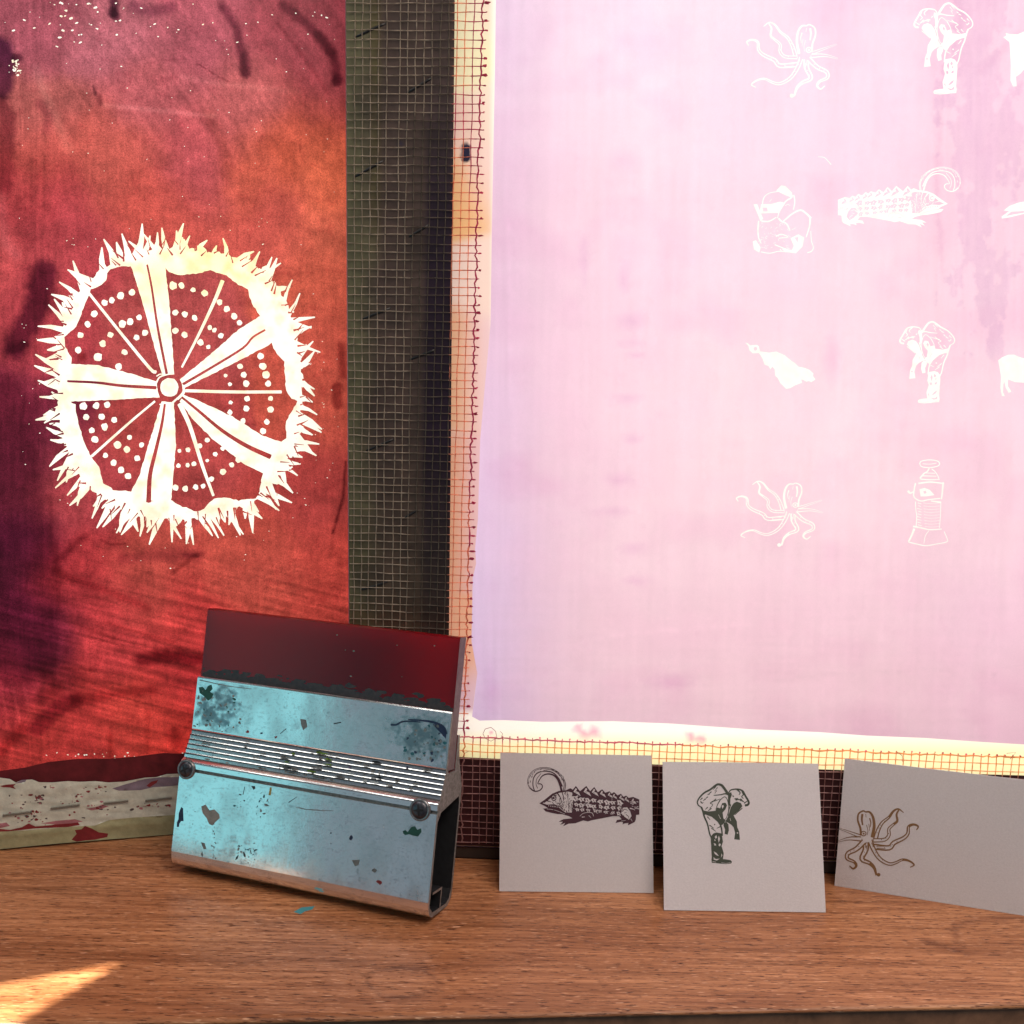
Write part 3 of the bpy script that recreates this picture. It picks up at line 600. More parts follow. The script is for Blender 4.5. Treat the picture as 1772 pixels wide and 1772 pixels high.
    ta([(240, 590), (330, 575), (440, 565), (490, 580), (420, 590), (330, 596)], 4)
    ta([(860, 370), (890, 345), (930, 335), (920, 352), (880, 378)], 2)
    ta([(505, 505), (560, 495), (600, 480), (640, 490), (600, 505), (540, 515)], 4)
    for i in range(150):
        cxy = rng.choice([(120, 470, 60, 30), (180, 560, 80, 20), (230, 450, 14, 18), (600, 510, 60, 24), (900, 488, 60, 6), (570, 385, 45, 20), (430, 470, 40, 40), (320, 360, 25, 10), (200, 540, 12, 22)])
        x = rng.gauss(cxy[0], cxy[2]); y = rng.gauss(cxy[1], cxy[3])
        if 370 < y < 620: ta(disc(x, y, rng.uniform(1.5, 8)*rng.choice([.6, 1, 1]), 7, .5, asp=rng.uniform(1, 2.2), rng=rng), rng.choice([2, 2, 4, 5]))
    cols = [(180, 182, 168), (150, 150, 116), (112, 34, 40), (112, 100, 112), (150, 98, 104), (70, 60, 60)]
    def tcol(px, py, k):
        c = lin(cols[k])*1.25*np.ones((len(px), 3)); n = fbm(px/18, py/10, 40+k); n2 = fbm(px/4, py/3, 50)
        return c*(.90+.30*n)[:, None]*(.92+.16*n2)[:, None]
    def relief(V2, pr):
        return -.0012*np.clip((.012-V2[:, 1])/.006, 0, 1)**2+.0008*(fbm(pr[:, 0]/40, pr[:, 1]/7, 61)-.5)
    stn = grid(ulen(-.37), ulen(-.19), .008, .05, .0013, rng)
    sheet('border_tape', pl, outl, tl, [M_tapew]*6, [s for s in stn if True], tcol, T, .0009, relief)
    for a, b in (((20, 540), (190, 520)), ((300, 500), (470, 478)), ((610, 470), (755, 455)), ((855, 455), (1010, 437))):
        P = pl.P(pl.poly(Y([a, b])), .0015); V = []; d = P[1]-P[0]; d /= np.linalg.norm(d); q = np.cross(pl.N, d)
        for t in P:
            for k in range(6): V.append(t+q*.0007*cos(k*pi/3)+pl.N*.0007*sin(k*pi/3))
        Fc = [[k, (k+1) % 6, 6+(k+1) % 6, 6+k] for k in range(6)]+[[5, 4, 3, 2, 1, 0], [6, 7, 8, 9, 10, 11]]
        mesh('staple', V, Fc, M_stapew, T, smooth=False)
M_stapew = simple('painted_staple', (.16, .15, .12), .6)
red_screen()

# ------------------------------------------------------------------ pink printing screen
PA = np.array([-.0268, .6388, 0]); PB = np.array([.1998, .6276, 0])
PK = Plane(PA, PB-PA, (0, 0, 1))
def pink_screen():
    rng = random.Random(5); pl = PK
    uX = lambda X: (X-PA[0])/pl.U[0]
    u0 = pl.uv(600, 500)[0]; u1 = uX(.60); top = .64
    base = PA+pl.U*(u0+u1)/2
    T = thing('printing_screen', tuple(base), 'pale pink silkscreen with small white animal stencils and a wide dark edge', 'screen')
    ly = []
    def add(pts, v): ly.append((pl.poly(pts), v))
    # clear border all round, emulsion inside it
    em = [(862, -60), (858, 0), (856, 150), (853, 300), (851, 400), (849, 560), (838, 680), (831, 760), (827, 900), (822, 950), (824, 975), (818, 1000), (816, 1110), (826, 1165), (817, 1240), (830, 1247), (870, 1246), (940, 1249), (1060, 1248), (1160, 1252), (1300, 1262), (1420, 1267), (1500, 1273), (1600, 1277), (1700, 1284), (1800, 1290)]
    fr = .05
    clear = [(u0+.0005, .0095), (u1-.0005, .0095), (u1-.0005, top-.0005), (u0+.0005, top-.0005)]
    ly.append((clear, 1))
    e = pl.poly(em); e = [(e[0][0]+.001, top-.045)]+e+[(u1-.045, e[-1][1]-.004), (u1-.045, top-.045)]
    ly.append((e, 0))
    def art(a, fx): 
        for p, v in a: add([fx(*q) for q in p], v)
    global WK
    WK = .74; O = octopus(); G = figure(); Lz = lizard()
    art(O, lambda x, y: (1395-(x-355)*.2194, 42+(y-580)*.2138)); art(O, lambda x, y: (1372-(x-355)*.2086, 835.5+(y-580)*.186))
    art(G, lambda x, y: (1684-(x-420)*.2068, 5.6+(y-380)*.207)); art(G, lambda x, y: (1652.6-(x-420)*.193, 557+(y-380)*.185))
    art(Lz, lambda x, y: (1639.4-(x-520)*.1988, 289+(y-270)*.185))
    def S_(o, s, strokes_, v=1, k=1.0):
        for p, a, b in strokes_:
            for q in stroke(p, a*k, b*k): add([(o[0]+x/s, o[1]+y/s) for x, y in q], v)
    def Pq(o, s, pts, v=1): add([(o[0]+x/s, o[1]+y/s) for x, y in pts], v)
    # hooded child and sack
    o, s = (1280, 270), 8.86
    Pq(o, s, [(330, 740), (480, 735), (620, 700), (700, 720), (600, 870), (300, 880)])
    Pq(o, s, [(210, 740), (270, 740), (300, 820), (360, 960), (320, 1000), (280, 900)]); Pq(o, s, [(560, 530), (640, 450), (700, 460), (800, 560), (810, 640), (700, 600)])
    Pq(o, s, [(200, 1310), (250, 1290), (320, 1400), (300, 1480), (220, 1430)]); Pq(o, s, [(780, 1260), (900, 1200), (990, 1250), (960, 1390), (860, 1490), (700, 1470), (640, 1420), (800, 1440), (830, 1380)])
    Pq(o, s, [(350, 790), (420, 790), (430, 850), (360, 850)], 0); Pq(o, s, [(840, 1250), (900, 1240), (890, 1330)], 0)
    S_(o, s, [([(350, 740), (370, 640), (450, 570), (600, 540)], 20, 14), ([(800, 600), (790, 640), (700, 700), (610, 850), (580, 950)], 34, 14), ([(830, 600), (845, 700), (825, 820)], 24, 20), ([(670, 1000), (800, 890), (930, 830), (1020, 880), (1090, 950)], 26, 40), ([(1080, 960), (1070, 1080), (1020, 1240)], 34, 20), ([(1090, 1150), (1100, 1300), (1130, 1400), (1100, 1460), (1040, 1480)], 14, 22),
                ([(290, 1000), (280, 1120), (290, 1250), (330, 1340)], 30, 18), ([(340, 1000), (450, 1000), (560, 940)], 34, 18), ([(600, 960), (640, 1000), (720, 1040), (770, 1140)], 30, 26), ([(560, 1230), (640, 1200), (740, 1240), (600, 1260)], 24, 16), ([(330, 1470), (460, 1490), (600, 1460), (740, 1470)], 18, 16), ([(540, 1360), (640, 1400), (760, 1450)], 20, 20), ([(700, 760), (740, 740), (770, 760)], 12, 8), ([(460, 700), (490, 660)], 10, 8), ([(800, 1130), (860, 1100)], 10, 8)])
    rr = random.Random(3)
    for i in range(70):
        x = rr.uniform(300, 760); y = rr.uniform(1020, 1460); S_(o, s, [([(x, y), (x+rr.uniform(-40, 40), y+rr.uniform(5, 30))], rr.uniform(6, 12), 4)])
    S_(o, s, [([(1200, 10), (1290, 20), (1350, 70), (1400, 130)], 10, 20)])
    # cloaked shape
    o, s = (1270, 560), 8.86
    Pq(o, s, [(175, 290), (215, 300), (250, 335), (350, 325), (380, 345), (400, 425), (540, 445), (650, 428), (780, 485), (880, 570), (930, 600), (990, 660), (1090, 680), (1160, 710), (1220, 765), (1210, 800), (1250, 855), (1190, 895), (1150, 880), (1110, 890), (1060, 860), (1030, 855), (1045, 905), (940, 945), (860, 990), (800, 1000), (710, 910), (670, 830), (635, 800), (625, 700), (590, 660), (560, 700), (530, 650), (470, 630), (440, 540), (400, 470), (380, 450), (290, 455), (240, 410), (225, 345)])
    Pq(o, s, disc(330, 385, 30, 8), 0)
    # old pump
    o, s = (1530, 780), 8.86
    S_(o, s, [([(545, 200), (570, 160), (690, 140), (810, 155), (850, 195), (820, 235), (700, 258), (580, 245), (545, 200)], 20, 20), ([(590, 200), (700, 205), (800, 190)], 14, 14), ([(690, 270), (660, 320), (610, 350), (550, 420)], 26, 30), ([(730, 280), (780, 320), (820, 380), (840, 430)], 20, 16), ([(620, 340), (780, 345)], 16, 16), ([(590, 385), (800, 390)], 22, 16), ([(560, 435), (700, 445), (850, 440)], 26, 14), ([(530, 500), (600, 490), (720, 480), (900, 500)], 34, 26),
                ([(905, 490), (895, 600), (880, 740)], 42, 26), ([(480, 500), (460, 600), (460, 710), (560, 770), (680, 750), (860, 730)], 30, 22), ([(370, 620), (400, 650), (460, 620)], 50, 20), ([(480, 780), (485, 900), (500, 1000), (490, 1160)], 18, 18), ([(870, 780), (865, 950), (850, 1180)], 14, 14), ([(450, 1160), (560, 1180), (700, 1210), (880, 1200)], 36, 20), ([(460, 1200), (420, 1300), (375, 1390)], 44, 34), ([(375, 1400), (500, 1430), (640, 1455), (800, 1430), (950, 1400), (970, 1360), (920, 1240)], 24, 14), ([(680, 1230), (630, 1310), (610, 1420)], 14, 12), ([(720, 770), (860, 790)], 22, 40)])
    Pq(o, s, [(540, 590), (620, 570), (700, 600), (770, 680), (640, 700), (560, 700)]); Pq(o, s, [(600, 620), (640, 610), (650, 650), (610, 660)], 0)
    for i in range(9): S_(o, s, [([(600+i*3, 800+i*45), (720, 810+i*45), (850, 800+i*45)], 8, 6), ([(510+rr.uniform(-5, 20), 800+i*42), (560+rr.uniform(0, 20), 815+i*42)], 16, 10)])
    # animals cut off by the picture edge
    Pq((1550, 0), 7.98, [(1485, 515), (1530, 490), (1515, 455), (1580, 470), (1680, 475), (1772, 435), (1990, 420), (2200, 470), (2300, 620), (2260, 900), (2230, 1180), (2160, 1190), (2140, 940), (1990, 1000), (1850, 950), (1772, 960), (1720, 1020), (1660, 1060), (1670, 1190), (1620, 1195), (1585, 1110), (1590, 900), (1580, 700), (1570, 580)])
    Pq((1540, 540), 7.64, [(1430, 640), (1480, 600), (1560, 565), (1640, 562), (1700, 590), (1772, 612), (2000, 600), (2100, 520), (2190, 560), (2150, 640), (2050, 760), (2040, 1000), (2060, 1100), (2010, 1105), (1990, 930), (1860, 925), (1772, 935), (1650, 925), (1560, 890), (1560, 980), (1605, 1050), (1570, 1070), (1530, 1000), (1515, 920), (1500, 960), (1495, 1060), (1520, 1110), (1480, 1110), (1460, 1000), (1470, 860), (1450, 740)])
    Pq((1430, 260), 5.181, [(1590, 540), (1640, 500), (1720, 470), (1772, 460), (1950, 440), (2050, 500), (1950, 600), (1772, 570), (1650, 600), (1575, 612), (1570, 595), (1640, 545)])
    Pq((1430, 260), 5.181, [(1610, 590), (1660, 550), (1772, 545), (1772, 560), (1680, 575)], 0)
    WK = 1.0
    # coated wooden frame showing through the mesh
    lb = pl.poly([(787, 0), (783, 400), (780, 800), (777, 1085), (773, 1313)]); dn = pl.poly([(773, 1309), (860, 1313), (1135, 1323), (1440, 1332), (1772, 1342)])
    ly.append(([(u0+.0004, .0095), (lb[-1][0], .0095)]+lb[::-1]+[(lb[0][0], top-.0004), (u0+.0004, top-.0004)], 2))
    ly.append(([(u0+.0006, .0098), (u1-.0006, .0098), (u1-.0006, dn[-1][1])]+dn[::-1]+[(u0+.0006, dn[0][1])], 3))
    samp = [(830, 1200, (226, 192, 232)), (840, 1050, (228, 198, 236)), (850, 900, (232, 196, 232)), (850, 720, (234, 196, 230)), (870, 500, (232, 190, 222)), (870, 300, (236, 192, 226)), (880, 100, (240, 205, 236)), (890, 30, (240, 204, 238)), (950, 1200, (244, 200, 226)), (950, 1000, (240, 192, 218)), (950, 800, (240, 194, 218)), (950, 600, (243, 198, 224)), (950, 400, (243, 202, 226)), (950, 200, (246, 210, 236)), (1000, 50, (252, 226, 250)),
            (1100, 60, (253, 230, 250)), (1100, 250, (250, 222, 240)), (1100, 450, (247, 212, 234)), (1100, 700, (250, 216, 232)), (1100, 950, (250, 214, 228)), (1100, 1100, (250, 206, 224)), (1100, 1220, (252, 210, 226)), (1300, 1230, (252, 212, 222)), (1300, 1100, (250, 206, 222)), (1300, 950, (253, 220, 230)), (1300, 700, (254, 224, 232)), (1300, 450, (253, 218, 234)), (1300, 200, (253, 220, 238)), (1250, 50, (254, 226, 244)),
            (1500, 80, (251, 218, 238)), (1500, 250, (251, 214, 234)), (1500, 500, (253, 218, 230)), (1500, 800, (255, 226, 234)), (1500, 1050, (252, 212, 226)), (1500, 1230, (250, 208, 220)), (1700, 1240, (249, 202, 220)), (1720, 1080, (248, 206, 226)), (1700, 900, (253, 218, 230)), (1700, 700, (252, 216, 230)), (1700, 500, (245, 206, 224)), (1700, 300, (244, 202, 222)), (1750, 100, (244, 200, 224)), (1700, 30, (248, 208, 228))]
    def col(px, py, k):
        n = fbm(px/40, py/40, 3); n2 = fbm(px/8, py/8, 6)
        one = np.ones((len(px), 3))
        if k == 0:
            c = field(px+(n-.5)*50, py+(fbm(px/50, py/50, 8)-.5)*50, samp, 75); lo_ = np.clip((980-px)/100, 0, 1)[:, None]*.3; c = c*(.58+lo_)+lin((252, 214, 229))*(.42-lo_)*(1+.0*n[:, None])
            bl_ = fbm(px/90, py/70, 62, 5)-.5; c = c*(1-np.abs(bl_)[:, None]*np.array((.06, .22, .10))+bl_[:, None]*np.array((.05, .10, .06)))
            # greyer mottled patches at the right
            b = fbm(px/42+2, py/80, 21, 5)+.55*(fbm(px/15, py/22, 22)-.5)
            reg = np.clip(1-np.abs(px-1700)/95, 0, 1)*np.clip((640-py)/160, 0, 1)*1.25
            q = np.clip((b*1.0+reg*.42-.70)/.05, 0, 1)*np.clip(reg*6, 0, 1)*(.55+.7*fbm(px/6, py/30, 44))
            c = c*(1-q[:, None]*np.array((.11, .13, .07)))
            for p_, w in (([(1650, 0), (1668, 25), (1640, 90)], 10), ([(1625, 200), (1622, 330), (1630, 470)], 8), ([(1700, 120), (1760, 60)], 14)):
                q = np.clip(1-(sdist(px, py, p_)+(n2-.5)*14)/w, 0, 1); c = c*(1-q[:, None]*np.array((.06, .11, .07)))
            for x_, y_, w_, l_ in ((850, 1195, 22, 60), (1080, 480, 14, 40), (1095, 555, 34, 22), (1090, 595, 34, 12), (1100, 615, 26, 8), (1085, 690, 34, 14), (1095, 760, 26, 14), (1070, 830, 34, 14), (1060, 885, 44, 12), (1095, 950, 30, 16), (1100, 1005, 34, 12), (1010, 450, 8, 60), (1160, 1180, 60, 20), (1440, 620, 20, 60)):
                q = np.clip(1-(np.hypot((px-x_)/w_, (py-y_)/l_)+(n2-.5)*.8), 0, 1)*(.5+.8*n2); c = c*(1-q[:, None]*np.array((.09, .20, .09)))
            gl = np.clip(1-(px-860)/500, 0, 1)[:, None]; g3 = np.clip(1-(px-810)/130, 0, 1)[:, None]*np.clip((py-300)/500, .2, 1)[:, None]; c = c*(1+g3*np.array((.10, .12, .18))); c = c*(1+gl*np.array((.06, .11, .05)))  # tint lightened at left to make up for light the red screen blocks
            hz = fbm(px/5, py/160, 71); hz2 = fbm(px/150, py/5, 72); c = c*np.array((1.01, 1.01, 1.0))*(1+(hz-.5)*.09+(hz2-.5)*.07*np.clip((py-900)/250, .15, 1))[:, None]
            for p_, w, m_ in (([(1335, 1180), (1450, 1165), (1600, 1160), (1772, 1168)], 2, .06), ([(1000, 1110), (1100, 1095), (1300, 1080)], 2, -.05), ([(880, 380), (884, 700)], 3, -.05), ([(1110, 640), (1118, 560), (1128, 520)], 1.2, .05), ([(1500, 830), (1420, 900)], 1.2, .03)):
                q = np.clip(1-sdist(px, py, p_)/w/2, 0, 1)*n2; c = c*(1-q*m_*2)[:, None]
            edg = np.abs(fbm(px/120+7, py/60, 33)-.5); c = c*(1-np.clip(.006-edg, 0, .006)[:, None]*np.array((3, 7, 4)))
            return c*(1+(n2-.5)*.02)[:, None]/LT/.85*.97
        if k == 1:
            c = lin((255, 251, 242))*one*.95
            ins = np.clip((px-1240)/20, 0, 1)*np.clip((1200-py)/20, 0, 1); c = c*(1-ins[:, None]*(1-1/(LT*.85*.95)*1.02))*(1-ins[:, None]*(n2-.45).clip(0, 1)[:, None]*.25)
            # stretched clear border, yellowed where glue has soaked in
            L_ = np.clip((866-px)/20, 0, 1)*np.clip((1262-py)/20, 0, 1)
            pe = field(px, py, [(840, 0, (255, 226, 206)), (840, 300, (252, 216, 206)), (840, 600, (246, 208, 214)), (830, 900, (240, 200, 214)), (820, 1200, (242, 200, 214)), (800, 20, (255, 244, 200)), (795, 110, (255, 240, 196)), (800, 220, (250, 208, 190)), (795, 320, (250, 190, 130)), (795, 600, (246, 186, 140)), (790, 900, (246, 176, 128)), (785, 1150, (248, 184, 150)), (860, 200, (255, 228, 208)), (850, 500, (254, 220, 205))], 26)
            c = c*(1-L_[:, None])+L_[:, None]*pe*.72
            B_ = np.clip((py-1225)/14, 0, 1); yl = np.clip((py-1262-(px-820)*.012)/30, 0, 1)
            be = (1-yl[:, None])*lin((255, 244, 232))+yl[:, None]*lin((255, 240, 185))
            c = c*(1-B_[:, None])+B_[:, None]*be*.98
            for x_, y_, w_ in ((1001, 1260, 7), (1010, 1270, 8), (1028, 1266, 9), (1196, 1277, 8), (1214, 1278, 7), (850, 1268, 3)):
                q = np.clip(1.5-np.hypot(px-x_, py-y_)/w_-(n2-.5), 0, 1); c = c*(1-q[:, None]*np.array((.10, .5, .34)))
            q = np.clip(1-np.abs(px-790)/25, 0, 1)*np.clip((py-1290)/25, 0, 1); c = c*(1-q[:, None]*np.array((.1, .4, .6)))
            q = np.clip(1-np.abs(sdist(px, py, [(806, 255), (806, 274)]))/9-(n2-.5)*.3, 0, 1); c = c*(1-np.clip(q*4, 0, 1)[:, None]*np.array((.97, .96, .9)))
            return c
        a = lin((74, 60, 54)) if k == 2 else lin((58, 24, 28))
        c = a*one
        if k == 2:
            l_ = np.clip((660-px)/40+(n-.5), 0, 1)[:, None]; c = c*(1-l_)+lin((92, 90, 66))*l_
            l_ = (np.clip(1-np.abs(px-650)/14, 0, 1)*np.clip((470-py)/120, 0, 1)*.7*(.5+n))[:, None]; c = c*(1-l_)+lin((86, 80, 44))*l_
            l_ = np.clip((px-728+(py-700)*.012)/10, 0, 1)[:, None]*np.clip((py-60)/300, .15, 1)[:, None]; c = c*(1-l_*.95)+lin((32, 16, 36))*l_*.95
            l_ = (np.clip(1-np.hypot((px-695)/8, (py-248)/6), 0, 1))[:, None]; c = c*(1-l_)+lin((36, 36, 60))*l_
            g = np.clip((py-760)/300, 0, 1)[:, None]*.5; c = c*(1-g)+lin((64, 56, 36))*g
        else:
            r_ = np.clip((px-1400)/300, 0, 1)[:, None]*.4; c = c*(1-r_)+lin((74, 50, 50))*r_
        return c*(.75+.5*n2)[:, None]*(.7+.6*n)[:, None]*1.0
    ul, ur, vt = u0+.003, pl.uv(1790, 600)[0], pl.uv(1772, -10)[1]
    stn = grid(pl.uv(780, 900)[0], pl.uv(880, 900)[0], .05, vt, .0012, rng)+grid(pl.uv(880, 900)[0], ur, .07, vt, .0024, rng)+grid(pl.uv(780, 900)[0], ur, .052, .074, .0014, rng)+grid(ul, pl.uv(780, 900)[0], .02, vt, .0022, rng)+grid(ur, u1-.004, .02, top-.01, .012, rng)+grid(ul, ur, vt+.01, top-.01, .012, rng)+grid(ul, ur, .013, .052, .003, rng)+grid(pl.uv(1600, 300)[0], ur, pl.uv(1700, 640)[1], vt, .0013, rng)
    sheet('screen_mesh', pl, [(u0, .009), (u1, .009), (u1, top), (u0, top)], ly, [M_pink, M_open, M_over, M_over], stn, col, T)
    wl = lb[0][0]-u0-.0015; hb = dn[0][1]-.0015
    plane_box('frame_bar', pl, u0, u1, .0, hb, -.034, -.0012, M_wood, T)
    plane_box('frame_bar', pl, u0, u1, top-.045, top, -.034, -.0012, M_wood, T)
    plane_box('frame_bar', pl, u0, u0+wl, hb, top-.045, -.034, -.0012, M_wood, T)
    plane_box('frame_bar', pl, u1-.05, u1, hb, top-.045, -.034, -.0012, M_wood, T)
    # coarse open-weave tape down the left side and along the foot
    V = []; Fc = []; C = []
    def rib(pts, w, off, cf):
        P = pl.P(pts, off); k0 = len(V); n = len(P)
        for i in range(n):
            d = P[min(i+1, n-1)]-P[max(i-1, 0)]; d /= np.linalg.norm(d); q = np.cross(pl.N, d)
            ww = w*(.75+.5*rng.random()); 
            V.extend([P[i]-q*ww/2, P[i]+pl.N*w*.45, P[i]+q*ww/2]); c = cf(*pr(P[i])); c = np.array(c)*TK; C.extend([c, c, c])
            if i < n-1:
                a = k0+3*i; Fc.extend([[a, a+3, a+4, a+1], [a+1, a+4, a+5, a+2]])
    pr = lambda p: tuple(proj(p))
    TK = 1.0
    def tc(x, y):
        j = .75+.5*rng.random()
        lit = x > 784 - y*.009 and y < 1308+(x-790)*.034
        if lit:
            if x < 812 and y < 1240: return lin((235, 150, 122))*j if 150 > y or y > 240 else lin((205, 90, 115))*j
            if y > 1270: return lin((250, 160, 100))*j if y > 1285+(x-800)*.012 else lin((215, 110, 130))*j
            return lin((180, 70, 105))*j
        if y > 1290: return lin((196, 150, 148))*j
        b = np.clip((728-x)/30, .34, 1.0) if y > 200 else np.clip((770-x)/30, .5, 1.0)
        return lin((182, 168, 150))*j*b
    px_mid = 700
    ue = pl.uv(806, 1270)[0]; sp_ = .00453
    us = np.arange(u0+.003, ue+.0012, sp_); us[1:-1] += np.array([rng.uniform(-.0003, .0003) for _ in us[1:-1]])
    ve = pl.uv(850, 1277)[1]
    for k, u in enumerate(us):
        lean = .0006
        last = k >= len(us)-1
        pts = [(u+(.0064 if k > 4 else .003)*((v-.1)/.5)+(vnoise(np.array([v*70]), np.array([k*5.]), 3)[0]-.5)*.0007+(rng.uniform(-.0007, .0007) if last else 0), v) for v in np.arange(.0125, top-.004, .0022)]
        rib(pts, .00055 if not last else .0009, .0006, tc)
    vs = np.arange(.014, top-.004, .00478); vs = vs+np.array([rng.uniform(-.0003, .0003) for _ in vs])
    for j, v in enumerate(vs):
        e1 = ue+.0064*((v-.1)/.5)+.0016+rng.uniform(-.0003, .0005)
        if v > ve+.002:
            pts = [(u, v+(vnoise(np.array([u*90]), np.array([j*5.]), 9)[0]-.5)*.0007) for u in np.arange(u0+.001, e1, .002)]+[(e1, v)]
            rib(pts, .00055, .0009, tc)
            # knotted loop at the selvedge
            for kk in range(rng.choice([0, 1, 1, 2, 2])):
                q = disc(e1-.0002, v+kk*.0006, (.0006*rng.uniform(.4, 1.3)), 6, .5, asp=rng.uniform(1.4, 2.6), rng=rng); P = pl.P(q, .0014); k0 = len(V)
                V.extend(list(P)); c = lin((190, 66, 100))*(.5+.8*rng.random()); C.extend([c]*6); Fc.append(list(range(k0, k0+6)))
    # foot: long threads and cross threads
    vv = np.arange(.0125, ve+.001, .00452)
    for j, v in enumerate(vv):
        last = j == len(vv)-1
        pts = [(u, v+(vnoise(np.array([u*70]), np.array([j*3.]), 12)[0]-.5)*.0007+(rng.uniform(-.0004, .0004) if last else 0)) for u in np.arange(u0+.001, u1-.003, .0026)]
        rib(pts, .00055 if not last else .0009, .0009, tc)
    for k, u in enumerate(np.arange(ue+sp_, u1-.003, sp_)):
        e1 = ve+.0014+rng.uniform(-.0003, .0006)
        pts = [(u+(vnoise(np.array([v*70]), np.array([k*7.]), 15)[0]-.5)*.0006, v) for v in np.arange(.0115, e1, .002)]+[(u, e1)]
        rib(pts, .00055, .0006, tc)
        q = disc(u, e1-.0002, .0006*rng.uniform(.6, 1.2), 6, .3, asp=.8, rng=rng); P = pl.P(q, .0014); k0 = len(V)
        V.extend(list(P)); c = lin((230, 100, 140))*(.6+.8*rng.random()); C.extend([c]*6); Fc.append(list(range(k0, k0+6)))
    # loose curled threads
    for pts in ([(836, 1268), (840, 1260), (850, 1257), (858, 1264), (860, 1275), (850, 1281), (840, 1276), (836, 1268)], [(866, 1264), (870, 1268), (868, 1274), (872, 1279)], [(798, 1296), (804, 1302), (812, 1298)], [(1550, 1299), (1560, 1306), (1560, 1316)], [(1740, 1302), (1756, 1300), (1746, 1312)]):
        q = pl.poly(pts); rib(q, .0003, .0016, lambda x, y: lin((170, 90, 90)))
    o = mesh('scrim_tape', V, Fc, M_thread, T)
    at = o.data.color_attributes.new('tint', 'FLOAT_COLOR', 'POINT'); at.data.foreach_set('color', np.hstack([np.clip(np.array(C), 0, 1), np.ones((len(C), 1))]).astype(np.float32).ravel())
    for a, b in (((615, 64), (668, 40)), ((706, 160), (748, 134)), ((614, 306), (663, 278)), ((708, 410), (742, 389)), ((625, 553), (676, 533)), ((709, 622), (754, 605)), ((634, 780), (681, 760)), ((697, 898), (722, 883)), ((624, 1021), (670, 1007))):
        P = pl.P(pl.poly([a, b]), -.0002); d = P[1]-P[0]; Ls = np.linalg.norm(d); d /= Ls; q = np.cross(pl.N, d); Vv = []
        for i in range(7):
            t = i/6; c = P[0]+d*Ls*t+pl.N*(.0005*min(1, 4*t, 4*(1-t)))
            for k in range(6): Vv.append(c+q*.0007*cos(k*pi/3)+pl.N*.0004*sin(k*pi/3))
        Ff = [[i*6+k, i*6+(k+1) % 6, i*6+6+(k+1) % 6, i*6+6+k] for i in range(6) for k in range(6)]+[[5, 4, 3, 2, 1, 0], [36, 37, 38, 39, 40, 41]]
        mesh('staple', Vv, Ff, M_staple, T, smooth=True)
pink_screen()

